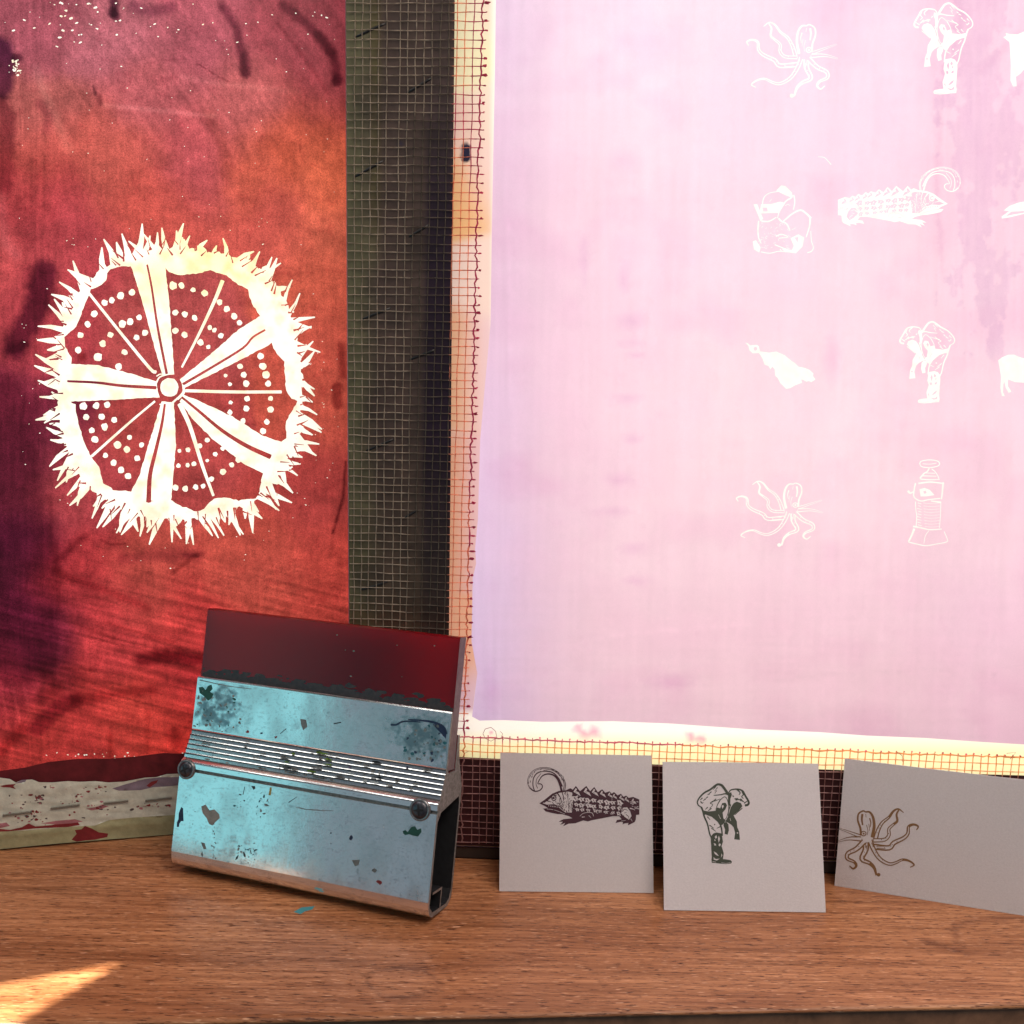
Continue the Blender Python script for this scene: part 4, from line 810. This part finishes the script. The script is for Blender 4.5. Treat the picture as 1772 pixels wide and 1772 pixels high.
# ------------------------------------------------------------------ cards
def paper():
    m, nt, N, L, out = nmat('textured_card'); d = N('ShaderNodeBsdfDiffuse'); t = N('ShaderNodeBsdfTranslucent')
    c = ramp(N, L, noise(N, L, 900, 5, .7), .3, .7, (.67, .645, .66), (.76, .735, .75)); L(c, d.inputs[0]); t.inputs[0].default_value = (.80, .66, .50, 1)
    b = bump(N, L, noise(N, L, 1500, 6, .75, mp=((0, 0, 0), (.6, .6, 1.0))), .55, .0003); L(b, d.inputs['Normal'])
    mx = N('ShaderNodeMixShader'); mx.inputs[0].default_value = .17; L(d.outputs[0], mx.inputs[1]); L(t.outputs[0], mx.inputs[2]); L(mx.outputs[0], out.inputs[0]); return m
M_paper = paper()
rngc = random.Random(2)
def card(bl, br, tl, tr, label, art, scale, origin, ink, off=.0032):
    P0, P1 = sill(*bl), sill(*br)
    def onp(x, y):
        v = ray(x, y); return CC+v*(((PK.O+PK.N*off-CC)@PK.N)/(v@PK.N))
    for _ in range(60):
        T0 = onp(*tl); pl = Plane(P0, P1-P0, T0-P0)
        u_, v_ = pl.uv(*tr); T1 = pl.P([(u_, v_)])[0]
        if (T1-PK.O)@PK.N > .0024: break
        off += .0004
    quad = [(0, 0), (np.linalg.norm(P1-P0), 0), ((T1-P0)@pl.U, (T1-P0)@pl.V), ((T0-P0)@pl.U, (T0-P0)@pl.V)]
    th = .0007
    root = thing('printed_card', tuple((P0+P1)/2), label, 'card', 'printed cards leaning on the pink screen')
    V = list(pl.P(quad, 0))+list(pl.P(quad, -th)); dz = -min(v[2] for v in V); V = [v+np.array([0, 0, dz]) for v in V]
    Fc = [[0, 1, 2, 3], [7, 6, 5, 4], [0, 4, 5, 1], [1, 5, 6, 2], [2, 6, 7, 3], [3, 7, 4, 0]]
    Wq = quad[1][0]; Hq = quad[2][1]; ph = rngc.uniform(.2, .8)
    bow = lambda a_, b_: .0016*(1-((a_/Wq-ph)*1.6)**2)*np.sin(np.clip(b_/Hq, 0, 1)*pi*.5)*.9
    n = 14; G = []
    def bil(a, b): return (np.array(quad[0])*(1-a)*(1-b)+np.array(quad[1])*a*(1-b)+np.array(quad[2])*a*b+np.array(quad[3])*(1-a)*b)
    VV = []; FF = []
    for side in (0, 1):
        for j in range(n+1):
            for i in range(n+1):
                uv = bil(i/n, j/n); VV.append(pl.P([uv], -th*side+bow(uv[0], uv[1]))[0]+np.array([0, 0, dz]))
    q = (n+1)
    for j in range(n):
        for i in range(n):
            a = j*q+i; FF.append([a, a+1, a+q+1, a+q]); b = a+q*q; FF.append([b, b+q, b+q+1, b+1])
    for i in range(n):
        for (a, b) in ((i, i+1), (n*q+i+1, n*q+i), ((i+1)*q, i*q), (i*q+n, (i+1)*q+n)): FF.append([a, a+q*q, b+q*q, b])
    mesh('card_sheet', VV, FF, M_paper, root)
    mp_ = lambda x, y: pl.uv(origin[0]+x/scale, origin[1]+y/scale)
    lay = [([mp_(*p) for p in pg], v) for pg, v in art]
    us = [p[0] for pg, _ in lay for p in pg]; vs_ = [p[1] for pg, _ in lay for p in pg]
    lo = max(min(us)-.001, .0004 if min(us) < .0004 else min(us)-.001); hi = max(us)+.001
    oq = [(lo, min(vs_)-.001), (hi, min(vs_)-.001), (hi, max(vs_)+.001), (lo, max(vs_)+.001)]
    V2, Fc2, val = cdt(oq, lay, [(a_, b_) for a_ in np.arange(lo+.001, hi, .0025) for b_ in np.arange(min(vs_), max(vs_), .0025)])
    keep = [f for f, v in zip(Fc2, val) if v == 1]
    used = sorted({i for f in keep for i in f}); mpi = {a: b for b, a in enumerate(used)}
    P3 = pl.P(V2[used], .00012)+pl.N*bow(V2[used][:, 0], V2[used][:, 1])[:, None]+np.array([0, 0, dz])
    mesh('print', P3, [[mpi[i] for i in f] for f in keep], ink, root)
card((864, 1543), (1131, 1546), (866, 1303), (1127, 1308), 'pale square card printed with a dark maroon horned lizard', lizard(), 5.5375, (840, 1280), simple('maroon_ink', (.050, .014, .024), .6))
card((1149, 1576), (1429, 1580), (1147, 1319), (1415, 1323), 'pale square card printed with a dark green bent figure carrying a pack', figure(), 5.5375, (1130, 1290), simple('green_ink', (.030, .042, .025), .6))
card((1444, 1533), (1772+25, 1589), (1462, 1312), (1772+25, 1353), 'grey card printed with a brown octopus, cut off by the right picture edge', octopus(), 5.181, (1430, 1290), simple('brown_ink', (.22, .115, .045), .6))

# ------------------------------------------------------------------ squeegee
def squeegee():
    rng = random.Random(21)
    yaw, lean = .338, .222; O = np.array([-.0423, .5563, .0079]); Wd = .1672
    a = np.array([-cos(yaw), sin(yaw), 0]); b = np.array([sin(yaw), cos(yaw), 0]); zz = np.array([0, 0, 1.])
    b2 = b*cos(lean)-zz*sin(lean); up = b*sin(lean)+zz*cos(lean)
    arc = lambda cx, cy, r, a0, a1, n: [(cx+r*cos(radians(a0+(a1-a0)*k/n)), cy+r*sin(radians(a0+(a1-a0)*k/n))) for k in range(n+1)]
    prof = arc(8, 7, 7.5, 270, 185, 8) + [(0, 10), (0, 57.0), (1.6, 57.4), (1.6, 58.6), (0, 59.0)] + arc(2.7, 61.3, 2.7, 180, 112, 8)
    r0 = np.array([1.9, 64.6]); r1 = np.array([7.6, 80.6]); nr = 6
    for k in range(nr):
        s0 = r0+(r1-r0)*k/nr; d = (r1-r0)/nr
        prof += [tuple(s0+d*.05+np.array([.95, -.1])), tuple(s0+d*.62+np.array([.75, 0])), tuple(s0+d*.70+np.array([-.25, .1])), tuple(s0+d*.92+np.array([-.25, .1]))]
    prof += [(7.9, 81.0), (8.2, 111.6), (8.5, 112.3), (9.1, 112.6), (9.9, 112.2), (10.2, 111.4), (10.2, 80), (11.6, 78), (21.6, 78), (21.9, 80), (21.9, 98), (24.0, 98), (26.8, 84), (29.5, 78), (34.5, 68), (35.0, 62), (35.0, 9)] + arc(26.5, 8.5, 8.5, 0, -90, 7)
    cav = [(2.2, 6), (2.2, 52), (6, 57), (31.5, 62), (32.8, 58), (32.8, 9), (30.5, 4), (26, 2.2), (18.6, 2.2), (18.6, 13.6), (5.0, 13.6), (5.0, 12.2), (17.2, 12.2), (17.2, 2.2), (7, 2.2)]
    mm = lambda t, h, w: O+a*w+up*h*.001+b2*t*.001
    zmin = min(mm(t, h, 0)[2] for t, h in prof); O = O-zz*zmin+zz*.0002
    root = thing('squeegee', tuple(mm(17, 0, Wd/2)*np.array([1, 1, 0])), 'paint spattered aluminium squeegee with dark red blade, standing on the sill', 'squeegee')
    # metal
    m, nt, N, L, out = nmat('worn_aluminium'); p = N('ShaderNodeBsdfPrincipled')
    n1 = noise(N, L, 45, 6, .65); n2 = noise(N, L, 220, 6, .7); n3 = noise(N, L, 14, 3, .6)
    base = mixc(N, L, ramp(N, L, n1, .52, .80), (.84, .84, .83), (.68, .70, .71))
    base = mixc(N, L, ramp(N, L, n2, .60, .70, (0, 0, 0), (.6,)*3), base, (.34, .35, .36))
    at = N('ShaderNodeAttribute', attribute_name='tint'); base = mixc(N, L, 1.0, base, at.outputs['Color'], 'MULTIPLY')
    scr = ramp(N, L, noise(N, L, 700, 4, .6, mp=((0, 0, .35), (.08, 1, 1))), .58, .66, (0, 0, 0), (.35,)*3); base = mixc(N, L, scr, base, (.45, .46, .47))
    L(base, p.inputs['Base Color']); p.inputs['Metallic'].default_value = .92
    rr_ = N('ShaderNodeMath', operation='SUBTRACT'); rr_.inputs[0].default_value = 1.0; L(at.outputs['Fac'], rr_.inputs[1]); r2 = N('ShaderNodeMath', operation='MULTIPLY_ADD'); L(rr_.outputs[0], r2.inputs[0]); r2.inputs[1].default_value = .45; L(ramp(N, L, n3, .3, .7, (.08,)*3, (.17,)*3), r2.inputs[2]); L(r2.outputs[0], p.inputs['Roughness'])
    L(bump(N, L, n2, .10, .0003), p.inputs['Normal']); L(p.outputs[0], out.inputs[0]); M_al = m
    M_grime = simple('dried_ink_grime', (.13, .12, .11), .5, .3, nz=(.30, .29, .27), nscale=500, namt=.3)
    cs = {'green': (.012, .075, .05), 'teal': (.02, .13, .16), 'navy': (.012, .022, .07), 'black_and_shade': (.02, .022, .025), 'red': (.22, .02, .02), 'yellow': (.36, .30, .08), 'grey': (.26, .25, .23), 'white': (.5, .55, .55), 'lime': (.16, .26, .03), 'violet': (.14, .09, .18), 'orange': (.4, .16, .03), 'dull': (.17, .19, .19)}
    names = list(cs); mats = [M_al, M_grime]+[simple(k+'_paint', cs[k], .42, nz=tuple(x*.55 for x in cs[k]), nscale=300) for k in names]
    idx = {k: i+2 for i, k in enumerate(names)}; idx['grime'] = 1
    V = []; Fc = []; mi = []
    n = len(prof); K = 2
    for w in (0, Wd):
        for t, h in prof: V.append(mm(t, h, w))
    rs = 8+1+5+5; rs = [i for i, q in enumerate(prof) if q[1] > 64.3][0]
    for i in range(n):
        j = (i+1) % n; Fc.append([i, j, n+j, n+i]); 
        hh = (prof[i][1]+prof[j][1])/2; tt = (prof[i][0]+prof[j][0])/2
        g = (64.4 < hh < 80.9 and tt < 10 and abs(prof[i][0]-prof[j][0]) < 1.1 and rng.random() < .0) or (57.2 < hh < 58.8 and tt < 2)
        mi.append(idx['black_and_shade'] if rs <= i < rs+4*nr and (i-rs) % 4 in (1, 2) else (1 if g else 0))
    cn = len(cav); c0 = len(V)
    for w in (0, Wd):
        for t, h in cav: V.append(mm(t, h, w))
    for i in range(cn):
        j = (i+1) % cn; Fc.append([c0+j, c0+i, c0+cn+i, c0+cn+j]); mi.append(idx['black_and_shade'])  # hollow's walls coloured black for the shade inside
    V2, F2, val = cdt(prof, [(cav, 9)])
    for w in (0, Wd):
        k0 = len(V)
        for t, h in V2: V.append(mm(t, h, w))
        for f, v in zip(F2, val):
            if v != 9: Fc.append([k0+i for i in (f if w else f[::-1])]); mi.append(1)
    # paint marks: thin dried films on the two flat faces
    low = Plane(mm(0, 0, Wd), -a, up); hi = Plane(mm(7.9, 81, Wd), -a, (mm(8.2, 111.6, 0)-mm(7.9, 81, 0)))
    Bz = lambda x, y: (290+x/5.907, 1260+y/5.907); Az = lambda x, y: (270+x/2.905, 1020+y/2.905); Cz = lambda x, y: (660+x/3.85, 1180+y/3.85)
    marks = {low: [], hi: []}
    def mk(pl, fz, pts, c): marks[pl].append(([pl.uv(*fz(*q)) for q in pts], idx[c]))
    def blob(pl, fz, x, y, r, c, asp=1.0, ang=0, jit=.45, nn=9): mk(pl, fz, disc(x, y, r, nn, jit, asp, rng, ang), c)
    def line(pl, fz, pts, w, c, w1=None):
        for q in stroke(pts, w, w1): mk(pl, fz, q, c)
    mk(low, Bz, [(140, 805), (160, 820), (165, 950), (140, 950), (122, 975), (118, 1010), (95, 1010), (98, 960), (112, 930), (115, 870)], 'navy')
    mk(low, Bz, [(45, 1150), (90, 1130), (140, 1112), (160, 1150), (195, 1140), (215, 1160), (255, 1162), (200, 1185), (150, 1195), (130, 1215), (60, 1222), (45, 1190)], 'teal')
    mk(low, Bz, [(50, 1225), (85, 1228), (75, 1290), (98, 1270), (112, 1285), (90, 1320), (55, 1325), (42, 1290)], 'teal')
    mk(low, Bz, [(345, 800), (390, 780), (430, 840), (480, 830), (530, 880), (535, 920), (490, 960), (460, 995), (425, 980), (400, 920), (360, 870)], 'grey')
    mk(low, Bz, [(340, 1165), (380, 1175), (398, 1235), (370, 1240), (355, 1200)], 'dull'); blob(low, Bz, 352, 1290, 26, 'dull', .4)
    line(low, Bz, [(655, 1468), (680, 1470), (700, 1420), (725, 1420), (730, 1475)], 14, 'black_and_shade'); line(low, Bz, [(695, 1450), (735, 1452)], 9, 'teal')
    blob(low, Bz, 980, 1500, 19, 'orange'); mk(low, Bz, [(1460, 1600), (1500, 1580), (1540, 1605), (1500, 1650), (1470, 1625)], 'yellow')
    mk(low, Bz, [(855, 590), (895, 592), (900, 615), (880, 632)], 'black_and_shade'); line(low, Bz, [(1030, 590), (1055, 610), (1045, 680)], 14, 'yellow', 26)
    line(low, Bz, [(790, 600), (772, 680)], 7, 'black_and_shade'); line(low, Bz, [(1240, 758), (1325, 702)], 9, 'black_and_shade', 4); line(low, Bz, [(1340, 805), (1420, 830), (1520, 832), (1600, 850)], 5, 'dull')
    for i in range(46):
        x, y = rng.choice([(770, 1230), (850, 1260), (820, 1370), (980, 740), (940, 860), (730, 780)]); blob(low, Bz, rng.gauss(x, 38), rng.gauss(y, 34), rng.uniform(2.5, 11), rng.choice(['black_and_shade', 'dull', 'teal', 'dull']), rng.uniform(.5, 2.6), rng.uniform(0, 3))
    for i in range(30): blob(low, Bz, rng.gauss(470, 12), rng.uniform(960, 1420), rng.uniform(2, 9), 'dull', rng.uniform(.5, 1.2))
    for i in range(60): blob(low, Az, rng.uniform(110, 1340), rng.uniform(960, 1620), rng.uniform(.7, 2.6), rng.choice(['dull', 'black_and_shade', 'white', 'dull']), rng.uniform(.6, 2))
    blob(low, Az, 980, 1247, 11, 'navy'); blob(low, Az, 880, 1224, 4, 'black_and_shade'); blob(low, Az, 880, 1278, 4, 'black_and_shade', .5); blob(low, Az, 1122, 1473, 10, 'red', 1.2); blob(low, Az, 1098, 1410, 11, 'dull'); mk(low, Az, [(1048, 1512), (1075, 1508), (1095, 1522), (1085, 1540), (1055, 1535)], 'dull')
    mk(low, Az, [(985, 1360), (1025, 1358), (1020, 1385), (1000, 1392)], 'dull'); line(low, Az, [(1105, 1530), (1170, 1535), (1140, 1580)], 4, 'yellow', 7); line(low, Az, [(705, 1095), (770, 1108), (890, 1112)], 3, 'dull'); mk(low, Az, [(1285, 1605), (1330, 1610), (1340, 1640), (1300, 1630)], 'dull')
    mk(low, Cz, [(142, 995), (160, 985), (175, 1000), (200, 965), (225, 962), (240, 985), (265, 975), (268, 1000), (245, 1030), (215, 1025), (185, 1015), (160, 1020), (148, 1012)], 'green')
    # upper lip
    mk(hi, Az, [(215, 492), (235, 490), (250, 505), (262, 485), (280, 478), (285, 500), (272, 515), (290, 525), (282, 545), (262, 560), (245, 540), (220, 520)], 'green')
    for i in range(60): blob(hi, Az, rng.gauss(300, 75), rng.gauss(610, 60), rng.uniform(1, 7), rng.choice(['dull', 'grime', 'grey', 'dull', 'green']), rng.uniform(.7, 2.2), rng.uniform(0, 3))
    mk(hi, Az, [(655, 745), (690, 728), (725, 740), (750, 770), (735, 800), (700, 802), (665, 790)], 'grey'); mk(hi, Az, [(725, 650), (755, 655), (762, 690), (740, 708), (730, 680)], 'dull')
    line(hi, Az, [(895, 675), (930, 668)], 6, 'black_and_shade'); blob(hi, Az, 462, 713, 7, 'red', 1.4); blob(hi, Az, 530, 722, 6, 'navy', 1.3); blob(hi, Az, 603, 743, 7, 'red', 1.2); line(hi, Az, [(625, 725), (655, 700)], 4, 'black_and_shade'); mk(hi, Az, [(620, 815), (655, 808), (662, 822), (630, 828)], 'red')
    line(hi, Cz, [(65, 285), (100, 285), (140, 265), (200, 262), (260, 268)], 14, 'navy', 8); line(hi, Cz, [(180, 250), (280, 258), (350, 270), (410, 300), (428, 345)], 8, 'navy', 26); mk(hi, Cz, [(340, 280), (400, 290), (436, 325), (430, 380), (405, 350), (370, 315)], 'navy')
    for i in range(70): blob(hi, Cz, rng.gauss(310, 85), rng.gauss(450, 80), rng.uniform(1.5, 12), rng.choice(['dull', 'navy', 'dull', 'teal', 'grime']), rng.uniform(.6, 1.6), rng.uniform(0, 3))
    line(hi, Az, [(220, 455), (360, 485), (480, 500)], 5, 'dull', 3)
    for i in range(70):
        x = rng.uniform(190, 1440); y = 735+(x-185)*.158+rng.uniform(-24, -2); blob(hi, Az, x, y, rng.uniform(2, 8), rng.choice(['dull', 'grime', 'red', 'grime']) if rng.random() < .9 else 'red', rng.uniform(1, 3), .16)
    def clip(pl, pg, lo, hi_): return all(.0003 < u < Wd-.0003 and lo < v < hi_ for u, v in pg)
    films = []
    for pl, (l0, l1) in ((low, (.009, .0565)), (hi, (.0003, .0305))):
        lay = [(pg, v) for pg, v in marks[pl] if clip(pl, pg, l0, l1)]
        V2, F2, val = cdt([(.0001, l0), (Wd-.0001, l0), (Wd-.0001, l1), (.0001, l1)], lay, grid(.001, Wd-.001, l0+.0006, l1-.0006, .0008, rng))
        keep = [(f, 0 if v is None else v) for f, v in zip(F2, val)]; g0_ = len(V); us = sorted({i for f, _ in keep for i in f}); mp_ = {q: i for i, q in enumerate(us)}; k0 = len(V)
        V.extend(list(pl.P(V2[us], .00012))); films.append((g0_, len(V), pl is hi))
        for f, v in keep: Fc.append([k0+mp_[i] for i in f]); mi.append(v)
    # grime and colour caught between the ribs
    for k in range(nr):
        s0 = r0+(r1-r0)*k/nr; d = (r1-r0)/nr; q0 = s0+d*.08+np.array([.62, 0]); q1 = s0+d*.60+np.array([.45, 0])
        w = .001
        while w < Wd-.004:
            wl = rng.uniform(.001, .014)
            if rng.random() < (.42 if .4 < 1-w/Wd < .85 else .22):
                xf = 1-w/Wd
                c = rng.choice(['grime', 'grime', 'dull', 'grey'])
                if .42 < xf < .62 and rng.random() < .55: c = rng.choice(['lime', 'teal', 'lime', 'black_and_shade'])
                if .62 < xf < .8 and rng.random() < .5: c = rng.choice(['violet', 'white', 'black_and_shade'])
                if xf > .8 and rng.random() < .5: c = rng.choice(['navy', 'white', 'dull'])
                w2 = min(w+wl, Wd-.001)
                for rep in range(rng.randint(1, 3)):
                    ww = rng.uniform(w, w2); aa = min(rng.uniform(.0004, .0035), Wd-.0005-ww, ww-.0002); bb = rng.uniform(.25, .6); cc = rng.uniform(.3, .7); k0 = len(V); nn_ = 9
                    for t_ in range(nn_):
                        th_ = 2*pi*t_/nn_; jj = rng.uniform(.6, 1.1); fr_ = min(1, max(0, cc+bb*jj*sin(th_))); V.append(mm(*(q0+(q1-q0)*fr_), ww+aa*jj*cos(th_)))
                    Fc.append(list(range(k0, k0+nn_))); mi.append(idx[c])
            w += wl
    o = mesh('handle', V, Fc, mats, root, mi)
    col = np.ones((len(V), 3))
    for i0, i1, top_ in films:
        q = proj(np.array(V[i0:i1])); px, py = q[:, 0], q[:, 1]; k = np.zeros(len(px))
        n_a = fbm(px/16, py/12, 91, 5); n_b = fbm(px/5, py/4, 92, 4)
        if top_:
            for x_, y_, rx_, ry_, am in ((375, 1225, 55, 50, .55), (350, 1250, 40, 30, .3), (740, 1275, 70, 48, .62), (765, 1300, 30, 60, .4), (700, 1245, 60, 20, .35), (520, 1250, 30, 20, .15)):
                k = np.maximum(k, am*np.exp(-((px-x_)/rx_)**2-((py-y_)/ry_)**2))
            k = k+.25*np.clip(1-np.abs(py-(1283+(px-332)*.157)-4)/14, 0, 1)
        else:
            for x_, y_, rx_, ry_, am in ((330, 1370, 40, 25, .18), (415, 1480, 40, 60, .22), (440, 1390, 40, 30, .18), (730, 1430, 25, 30, .2), (700, 1570, 50, 12, .2), (380, 1490, 10, 70, .2)):
                k = np.maximum(k, am*np.exp(-((px-x_)/rx_)**2-((py-y_)/ry_)**2))
        m_ = np.clip((n_a*.55+n_b*.45-.5+k*.70-.16)/.26, 0, 1)*np.clip(k*3, 0, 1)
        soft = np.clip((fbm(px/30, py/60, 93)-.45)*1.2, 0, .4)
        rd = 1-np.clip((np.abs(np.modf(vnoise(px/11, py/9, 95)*3)[0]-.5)-.42)*6, 0, .25)*.5
        col[i0:i1] = (1-m_[:, None]*np.array((.72, .62, .58)))*(1-soft*.45)[:, None]*rd[:, None]
    at = o.data.color_attributes.new('tint', 'FLOAT_COLOR', 'POINT'); at.data.foreach_set('color', np.hstack([col, np.ones((len(V), 1))]).astype(np.float32).ravel())
    # blade
    bm_, nt, N, L, out = nmat('red_polyurethane'); p = N('ShaderNodeBsdfPrincipled'); n1 = noise(N, L, 120, 5, .6)
    tc = N('ShaderNodeTexCoord')
    L(mixc(N, L, ramp(N, L, n1, .45, .8), (.028, .003, .010), (.02, .006, .012)), p.inputs['Base Color']); p.inputs['Roughness'].default_value = .2; p.inputs['Specular IOR Level'].default_value = .75
    t = N('ShaderNodeBsdfTranslucent'); t.inputs[0].default_value = (.95, .003, .03, 1); mx = N('ShaderNodeMixShader'); mx.inputs[0].default_value = .5
    L(bump(N, L, noise(N, L, 60, 3), .12, .0005), p.inputs['Normal']); L(p.outputs[0], mx.inputs[1]); L(t.outputs[0], mx.inputs[2]); L(mx.outputs[0], out.inputs[0])
    M_side = simple('scuffed_blade_end', (.12, .07, .08), .6, nz=(.2, .15, .15), nscale=200)
    M_ink = simple('ink_residue', (.012, .014, .02), .5, nz=(.05, .04, .04), nscale=500)
    bp = [(11.9, 79), (11.9, 153.0), (12.7, 153.8), (20.5, 153.8), (21.2, 153.0), (21.2, 79)]
    V = [mm(t_, h, w) for w in (.0006, Wd+.0004) for t_, h in bp]; k = len(bp)
    bmx = [[i, (i+1) % k, k+(i+1) % k, k+i] for i in range(k)]+[list(range(k))[::-1], list(range(k, 2*k))]; bi = [0]*k+[1, 1]
    bpl = Plane(mm(11.9, 79, Wd), -a, up)
    lay = []
    for i in range(220):
        u = rng.uniform(.001, Wd-.003); v = .034+abs(rng.gauss(0, .0022)); lay.append((disc(u, v, rng.uniform(.0004, .0018), 7, .4, rng.uniform(1, 4), rng, rng.uniform(-.1, .1)), 2))
    lay = [(pg, v) for pg, v in lay if all(.0005 < u < Wd-.0003 and v_ < .046 for u, v_ in pg)]
    lay.append(([(.0008, .030), (Wd-.0008, .030), (Wd-.0008, .0352), (.0008, .0356)], 2))
    for i in range(7): u = rng.uniform(.08, .16); v = rng.uniform(.045, .07); lay.append((disc(u, v, rng.uniform(.0002, .0005), 6, .4, 1.5, rng), 3))
    V2, F2, val = cdt([(0, .029), (Wd, .029), (Wd, .0735), (0, .0735)], lay)
    keep = [(f, v) for f, v in zip(F2, val) if v is not None]; us = sorted({i for f, _ in keep for i in f}); mp_ = {q: i for i, q in enumerate(us)}; k0 = len(V)
    V.extend(list(bpl.P(V2[us], .0001)))
    for f, v in keep: bmx.append([k0+mp_[i] for i in f]); bi.append(v)
    mesh('blade', V, bmx, [bm_, M_side, M_ink, mats[idx['grey']]], root, bi)
    # screws
    M_scr = simple('blackened_screw', (.10, .105, .12), .32, .7, nz=(.04, .04, .05), nscale=400)
    M_rim = simple('screw_rim', (.35, .35, .36), .35, .8, nz=(.14, .14, .14), nscale=300)
    M_hole = simple('screw_recess', (.008, .008, .01), .7)
    for (sx, sy), R in (((323, 1331), .0059), ((727, 1401), .0062)):
        u, v = low.uv(sx, sy); c = low.O+low.U*u+low.V*v; V = []; Fc = []
        pr_ = [(R, -.0006), (R, .0008), (R*.93, .0013), (R*.84, .0013), (R*.80, .0010), (R*.76, .0014), (R*.45, .0022), (0.0001, .0024)]
        ns = 28
        for r_, h in pr_:
            for k in range(ns): V.append(c+low.U*r_*cos(2*pi*k/ns)+low.V*r_*sin(2*pi*k/ns)+low.N*h)
        mm_ = []
        for i in range(len(pr_)-1):
            for k in range(ns): Fc.append([i*ns+k, i*ns+(k+1) % ns, (i+1)*ns+(k+1) % ns, (i+1)*ns+k]); mm_.append(1 if i < 4 else 0)
        so = mesh('screw', V, Fc, [M_scr, M_rim], root, mm_, True)
        rt = .5 if sx < 400 else .2; V = []; Fc = []
        for q in range(4):
            an = rt+q*pi/2; d = low.U*cos(an)+low.V*sin(an); e = -low.U*sin(an)+low.V*cos(an); k0 = len(V)
            for hgt in (.0026,):
                V.extend([c+e*.0008+low.N*hgt, c+d*R*.46+e*.0004+low.N*(hgt-.0003), c+d*R*.50+low.N*(hgt-.0003), c+d*R*.46-e*.0004+low.N*(hgt-.0003), c-e*.0008+low.N*hgt])
            Fc.append([k0, k0+4, k0+3, k0+2, k0+1])
        ro = mesh('recess', V, Fc, M_hole, root); 
        # nest under its screw
        ro.parent = so
squeegee()

# ------------------------------------------------------------------ unseen boards added to trim the spot beam to a wedge on the sill
def beam_blockers():
    tip = np.array([-.1978, .519, 0]); a = np.array([-.0514, -.0204, 0]); b = np.array([-.0319, -.0507, 0]); S0 = np.array(SPOT)
    k = .55
    def lift(p): return S0+(np.array(p)-S0)*k
    a /= np.linalg.norm(a); b /= np.linalg.norm(b)
    far = .30
    na = np.array([a[1], -a[0], 0]); na = na if na@b < 0 else -na
    nb = np.array([b[1], -b[0], 0]); nb = nb if nb@a < 0 else -nb
    for nm, d, nn, lb in (('beam_blocker', a, na, 'unseen board, upper of the pair, added to shape the sunbeam'), ('beam_blocker', b, nb, 'unseen board, lower of the pair, added to shape the sunbeam')):
        q = [tip-d*.14, tip+d*far, tip+d*far+nn*.26, tip-d*.14+nn*.26]
        V = [lift(x) for x in q]; V += [v+np.array([0, 0, .006]) for v in V]
        o = mesh(nm, V, [[3, 2, 1, 0], [4, 5, 6, 7], [0, 1, 5, 4], [1, 2, 6, 5], [2, 3, 7, 6], [3, 0, 4, 7]], M_wood)
        tag(o, lb, 'light blocker')
beam_blockers()
